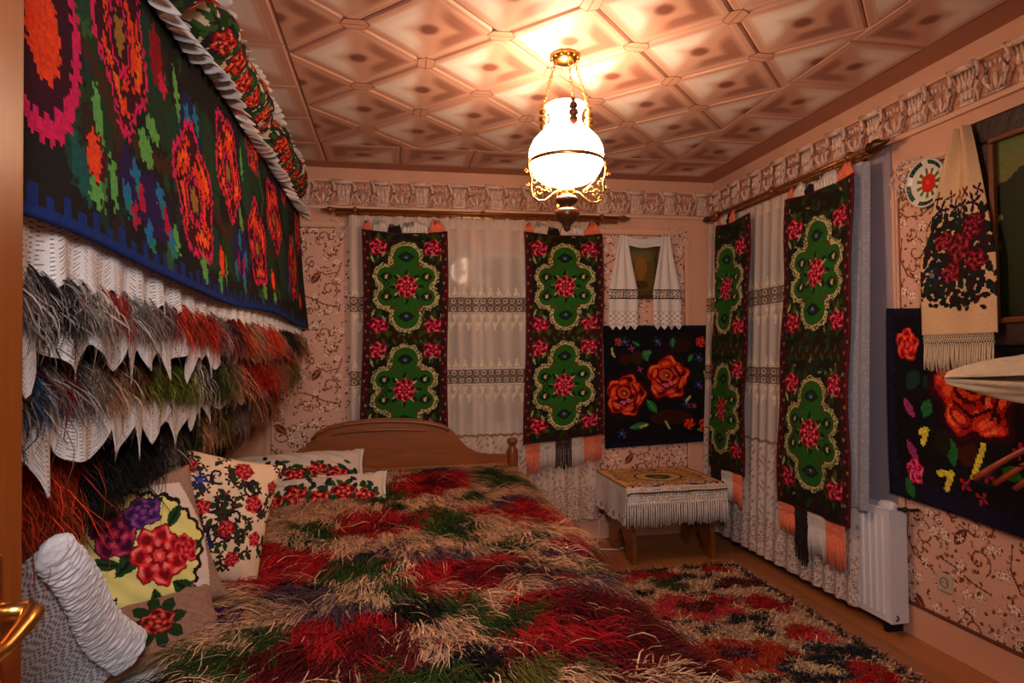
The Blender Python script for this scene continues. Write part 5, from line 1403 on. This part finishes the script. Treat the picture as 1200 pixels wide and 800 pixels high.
vine((1.25, 1.96), (1.34, 1.96), (1.42, 1.92), (1.52, 1.86), (1.66, 1.84), (1.85, 1.86), (1.95, 1.98)); vine((1.45, 1.92), (1.52, 1.80), (1.6, 1.72)); vine((2.2, 1.86), (2.35, 1.80), (2.6, 1.82), (2.75, 1.92)); vine((3.1, 1.95), (3.2, 1.85), (3.4, 1.86), (3.5, 1.95)); vine((1.9, 1.75), (2.1, 1.66))
cv.X, cv.Y = cv.X, cv.Y
for y, z, l, wd_, a, c_ in ((1.40, 1.90, .15, .022, 1.4, LG), (1.30, 2.06, .13, .02, 1.5, LG), (1.29, 1.76, .16, .035, 1.1, TE), (1.38, 1.70, .08, .03, 1.3, LG), (1.47, 1.78, .14, .016, 1.5, LG), (1.43, 1.80, .18, .012, 1.6, (.3, .5, .2)), (1.64, 1.90, .11, .04, .9, LG), (1.68, 1.94, .10, .028, .3, LG), (1.92, 2.18, .16, .02, 1.4, LG), (1.99, 2.1, .14, .016, 1.5, (.3, .5, .2)),
                            (1.66, 1.76, .08, .025, .3, LG), (1.83, 1.72, .10, .018, 1.4, LG), (2.06, 1.69, .11, .03, 1.5, LG), (2.24, 1.65, .07, .03, 1.4, LG), (2.34, 1.72, .10, .018, 1.6, LG), (2.62, 1.95, .13, .03, 1.2, LG), (2.86, 1.80, .14, .03, 1.2, LG), (3.02, 1.70, .10, .03, 1.4, LG), (3.22, 1.66, .06, .04, 1.3, LG), (2.70, 2.2, .14, .02, 1.5, LG), (3.45, 2.1, .14, .02, 1.5, LG), (3.7, 1.8, .14, .02, 1.3, LG), (4.0, 2.1, .14, .03, 1.5, LG)):
    cv.leaf(*P(y, z), l, wd_, a, c_)
for y, z, rx, ry, c_ in ((1.70, 1.72, .11, .08, (.17, .09, .30)), (1.56, 1.75, .05, .07, (.17, .09, .30)), (2.05, 2.03, .10, .12, (.10, .14, .32)), (2.62, 1.76, .16, .10, (.14, .12, .34)), (3.75, 1.78, .1, .1, (.12, .14, .32)), (3.5, 2.2, .1, .06, (.10, .14, .32))): cv.ell(*P(y, z), rx, ry, c_)
for y, z in ((1.545, 1.70), (1.60, 1.77), (1.66, 1.645), (1.75, 1.76), (1.80, 1.66), (2.02, 2.08), (2.08, 1.98), (2.52, 1.70), (2.60, 1.82), (2.70, 1.76), (2.66, 1.66), (3.72, 1.74), (3.8, 1.84), (2.1, 2.1)):
    cv.ell(*P(y, z), .026, .030, (.14, .46, .66)); cv.ell(P(y, z)[0]+.012, P(y, z)[1]+.03, .018, .02, (.12, .50, .46))
for y, z in ((1.585, 1.665), (1.63, 1.72), (1.78, 1.70), (2.06, 2.04), (2.57, 1.72), (2.66, 1.72), (3.76, 1.78)): cv.ell(*P(y, z), .018, .035, (.72, .08, .26))
for y, z in ((1.395, 1.735), (2.29, 1.69), (3.23, 1.72), (4.2, 1.72)):
    cv.ell(*P(y, z), .048, .055, (.30, .05, .10)); cv.ell(P(y, z)[0]-.008, P(y, z)[1], .034, .050, (.92, .28, .13))
cv.ell(*P(1.78, 2.14), .045, .08, (.55, .06, .10)); cv.ell(*P(1.82, 2.08), .03, .03, (.80, .12, .32))
def kroze(y, z, rx, ry, core=True):
    x, v = P(y, z)
    a, b_ = cv.rel(x, v); q = np.hypot(a/rx, b_/ry); th = np.arctan2(b_/ry, a/rx); w_ = 1+.10*np.cos(5*th+y*7)
    q = q/w_
    PK, MR, OG = (.83, .11, .36), (.24, .04, .10), (.90, .25, .10)
    cv.put(q < 1.0, PK); cv.put(q < .90, MR)
    # separate petals, each with a dark gap, an orange field and a pink inner edge
    pet = np.cos(th*3.5+y*6+q*3.2)
    cv.put((q < .80) & (pet > -.62), OG); cv.put((q < .76) & (q > .60) & (pet > .2), (.95, .40, .13))
    cv.put((q < .66) & (q > .58) & (pet < .75), MR)
    cv.put((q < .58), OG); cv.put((q < .58) & (np.cos(th*2-q*6+y*3) > .80), MR)
    if core:
        a, b_ = cv.rel(x-rx*.10, v+ry*.12); q = np.hypot(a/rx, b_/ry)
        cv.put(q < .46, MR); cv.put(q < .40, PK); cv.put(q < .32, MR); cv.put(q < .19, (.62, .45, .18))
x_, v_ = P(1.19, 1.93); cv.ell(x_, v_, .15, .235, (.83, .11, .36)); cv.ell(x_-.012, v_-.015, .132, .205, (.22, .04, .12)); cv.ell(x_+.01, v_+.03, .060, .095, (.90, .25, .10)); cv.ell(x_+.0, v_-.09, .030, .06, (.90, .25, .10), .3); cv.leaf(x_+.06, v_-.18, .10, .012, 1.3, (.83, .11, .36)); cv.ell(x_-.05, v_-.12, .04, .04, (.30, .06, .14)); kroze(1.555, 2.10, .145, .24); kroze(2.04, 1.85, .17, .20); kroze(2.48, 2.06, .17, .19)
kroze(2.96, 1.85, .17, .19); kroze(3.40, 2.07, .18, .18); kroze(3.95, 1.88, .18, .18); kroze(4.25, 2.15, .12, .12); kroze(2.95, 2.25, .12, .08); kroze(3.75, 2.28, .1, .07)
cv.X, cv.Y = XS, YS
hem = RH-.022-.022*(((np.floor(X/.03)) % 2))-.016*((np.floor(X/.03)) % 4 == 1)
cv.put(Y > hem, (.07, .19, .47)); cv.put(X > RL_-.045, (.05, .08, .16)); cv.grain(.16)
def rugf(U, V):
    y = X0r+U
    drape = .0+.018*np.sin(U*2.2+1)*(V/RH)
    x = -.618+.045*(V/RH)+.009*np.sin(U*5+V*4)*(V/RH)
    z = ZT-V+.022*np.exp(-((U-.15)/.35)**2)*(V/RH)+.012*np.sin(U*3.4+.6)*(V/RH)-.002
    y = y+.05*(V/RH)**2*(U/RL_)
    zt = np.where(V < .04, 0, 0)
    return x-.10*np.clip((.05-V)/.05, 0, 1)**2, y, z
o = sheet('woven_rose_rug', cv, rugf, M_rug, thick=.008)
tag(o, 'huge black woven rug with orange and pink roses draped over the stack on the left', 'rug')

# ---- ruffled pillows on top
def top_pillow(label, y0, y1, seed):
    t = thing('ruffled_pillow', label, 'pillow')
    ln = y1-y0; R = np.random.default_rng(seed)
    cv = Cv(ln, .24, .0075, (.80, .74, .66))
    for q in range(int(ln*560)):
        x, y = R.random()*ln, R.random()*.24; cv.leaf(x, y, .05, .013, R.choice([-.6, .5, .2])+R.normal(0, .3), [(.10, .24, .10), (.10, .12, .12), (.20, .34, .14), (.14, .16, .22)][q % 4])
    for q in range(int(ln/.15)+1):
        for yy in (.07, .17):
            x = .06+q*.15+(.07 if yy > .1 else 0)+R.normal(0, .01); cv.rose(x, yy+R.normal(0, .008), .052, .040, [(.35, .05, .06), (.66, .10, .10), (.82, .24, .12), (.9, .5, .35)], q+yy*20)
    cv.rect(0, ln, .232, .24, (.06, .06, .07)); cv.rect(0, ln, 0, .006, (.06, .06, .07))
    def fn(U, V):
        a = -.5+(V/.24)*1.0
        k = np.clip(1-np.abs(U/ln*2-1)**7, 0, 1)
        x = -.655+.13*np.cos(a*PI*.9)*k**.5+.007*np.sin(U*38+V*9)+.008*np.sin(U*11)
        z = 2.465-.105*np.sin(a*PI*.9)*(.55+.45*k)+.008*np.sin(U*8)
        return x, y0+U, z
    sheet('embroidered_face', cv, fn, M_fine, t)
    bm = bmesh.new(); box(bm, -1.10, -.63, y0+.02, y1-.02, 2.345, 2.56, bev=.05); obj('pillow_body', bm, M_cloth, t, smooth=True)
    for zc, sg in ((2.357, -1), (2.573, 1)):
        n, k = int(ln*150), 5
        s, f = np.meshgrid(np.arange(n+1)/150., np.linspace(0, 1, k+1), indexing='ij')
        wv = np.sin(s*2*PI/.075+1.3*np.sin(s*9))
        x = -.64+.05*f+(.036 if sg < 0 else .028)*f*wv+.03*f; z = zc+sg*(.028*f if sg > 0 else (.120 if seed == 1 else .085)*f)+.012*f*np.cos(s*2*PI/.075+1)+.008*np.sin(s*8)
        if sg > 0: x = x-.02; z = np.minimum(z, 2.64)
        y = y0+s*ln/(n/150.)+.010*f*np.cos(s*2*PI/.075)
        o = obj('ruffle', npmesh('ruffle', np.stack([x, y, z], -1), gridF(n, k), None, True), M_cloth, t)
        so = o.modifiers.new('thickness', 'SOLIDIFY'); so.thickness = .003
top_pillow('rose embroidered pillow with white ruffles, the nearest on top of the stack', 1.17, 2.10, 1)
top_pillow('rose embroidered pillow with white ruffles, the middle one on top of the stack', 2.13, 3.20, 2)
top_pillow('rose embroidered pillow with white ruffles, the farthest on the stack by the headboard wall', 3.22, 4.42, 3)

# ------------------------------------------------------------------ open door
t = thing('door_1', kind='structure')
bm = bmesh.new(); box(bm, -.548, -.510, .21, 1.0, .01, 2.03, bev=.003); obj('door_leaf', bm, M_door, t)
bm = bmesh.new(); box(bm, -.5105, -.503, .90, .942, .89, 1.10, bev=.003); obj('handle_plate', bm, M_brass, t)
bm = bmesh.new(); tube(bm, [(-.51, .921, 1.03), (-.462, .921, 1.03)], .012, 12); tube(bm, [(-.466, .925, 1.03), (-.455, .915, 1.028), (-.452, .89, 1.022), (-.452, .85, 1.012), (-.455, .80, 1.008)], [.012, .013, .011, .009, .009], 12)
obj('door_handle', bm, M_brass, t)
for nm, b_ in (('door_jamb', (-.60, -.552, .02, .21, 0, 2.08)), ('door_jamb', (.60, .64, .0, .21, 0, 2.08))): plane_box(nm, *b_, m=M_door, parent=t)

# ------------------------------------------------------------------ garment and wooden hangers, right edge
def hanger_arm(bm, tip, root, r=.0115):
    tip, root = Vector(tip), Vector(root); d = root-tip
    pts = [tip+d*(i/12)+Vector((0, 0, .028*math.sin(i/12*PI)-.012*(1-i/12)**3)) for i in range(13)]
    tube(bm, pts, [r*1.15, r*1.2, r*1.15]+[r]*10, 8, flat=.8)
rail = thing('coat_rail', 'wooden coat rail on the right wall holding the blouse and hangers', 'coat rail', (X1, 0, 0))
bm = bmesh.new(); box(bm, -.105, -.085, 1.05, 1.78, 1.36, 1.42, bev=.004); obj('rail_board', bm, M_wood_d, rail)
for y in (1.10, 1.72):
    bm = bmesh.new(); box(bm, -.09, -.001, y-.02, y+.02, 1.37, 1.41); obj('rail_bracket', bm, M_wood_d, rail)
for y in (1.2, 1.4, 1.55, 1.7):
    bm = bmesh.new(); tube(bm, [(-.10, y, 1.39), (-.13, y, 1.385), (-.145, y, 1.40)], .007, 8); obj('peg', bm, M_wood_d, rail)
M_hang = mat('reddish_hanger_wood', (.62, .28, .15), .35, noise=.15, nscale=15)
lab = ('reddish brown wooden hanger hanging lowest beside the black rug, nearest the rug', 'reddish brown wooden hanger in the middle of the bunch by the black rug', 'reddish brown wooden hanger outermost of the bunch by the black rug')
for i, (tx, ty, tz) in enumerate(((2.10, 2.0, .885), (2.145, 1.96, .872), (2.185, 1.92, .860))):
    h = thing('clothes_hanger', lab[i], 'hanger', group=None)
    bm = bmesh.new(); hanger_arm(bm, (tx, ty, tz), (2.30, 1.62-.03*i, 1.14-.02*i)); hanger_arm(bm, (2.38, 1.30, .93), (2.30, 1.62-.03*i, 1.14-.02*i)); obj('arm', bm, M_hang, h)
    bm = bmesh.new(); tube(bm, [(2.30, 1.62-.03*i, 1.15-.02*i), (2.30, 1.61, 1.22), (2.29, 1.58, 1.32), (2.27, 1.56, 1.395), (2.272, 1.54, 1.405)], .0025, 6); obj('hook', bm, M_dark, h)
    bm = bmesh.new(); tube(bm, [(tx+.05, ty-.08, tz+.05), (2.36, 1.42, .96)], .003, 6); obj('trouser_bar', bm, M_dark, h)
# blouse
g = thing('linen_blouse', 'cream linen blouse hung on the coat rail, its shoulder in front of the black rug', 'blouse')
n1, n2 = 70, 60
S_, A_ = np.meshgrid(np.linspace(0, 1, n1+1), np.linspace(0, 2*PI, n2+1), indexing='ij')
tip = np.array([2.005, 2.02, 1.245]); end = np.array([2.31, 1.50, 1.24])
cen = tip+(end-tip)*S_[..., None]
hh_ = (.014+.100*np.clip(S_*1.5, 0, 1)**.6)*1.0; 
ww_ = .030+.035*np.sin(np.clip(S_, 0, 1)*PI*.6)
fold = 1+.10*np.sin(A_*5+S_*6)+.05*np.sin(A_*11-S_*9)
ax_ = (end-tip)/np.linalg.norm(end-tip); sd_ = np.cross(ax_, [0, 0, 1.]); 
V_ = cen+sd_*(ww_*np.cos(A_)*fold)[..., None]; V_[..., 2] += hh_*np.sin(A_)*fold*.8+.045*S_-.06*S_*(np.sin(A_) < 0)*1.0
V_[0] = V_[0]*.3+tip*.7
obj('shoulder', npmesh('shoulder', V_, gridF(n1, n2), None, True), M_cream, g)
U, V = np.meshgrid(np.linspace(0, 1, 40), np.linspace(0, 1, 40))
Pb = np.stack([2.30+.03*np.sin(U*20), 1.56-.42*U, 1.24-.62*V], -1)
o = obj('body', npmesh('body', Pb, gridF(39, 39), None, True), M_cream, g); so = o.modifiers.new('thickness', 'SOLIDIFY'); so.thickness = .05
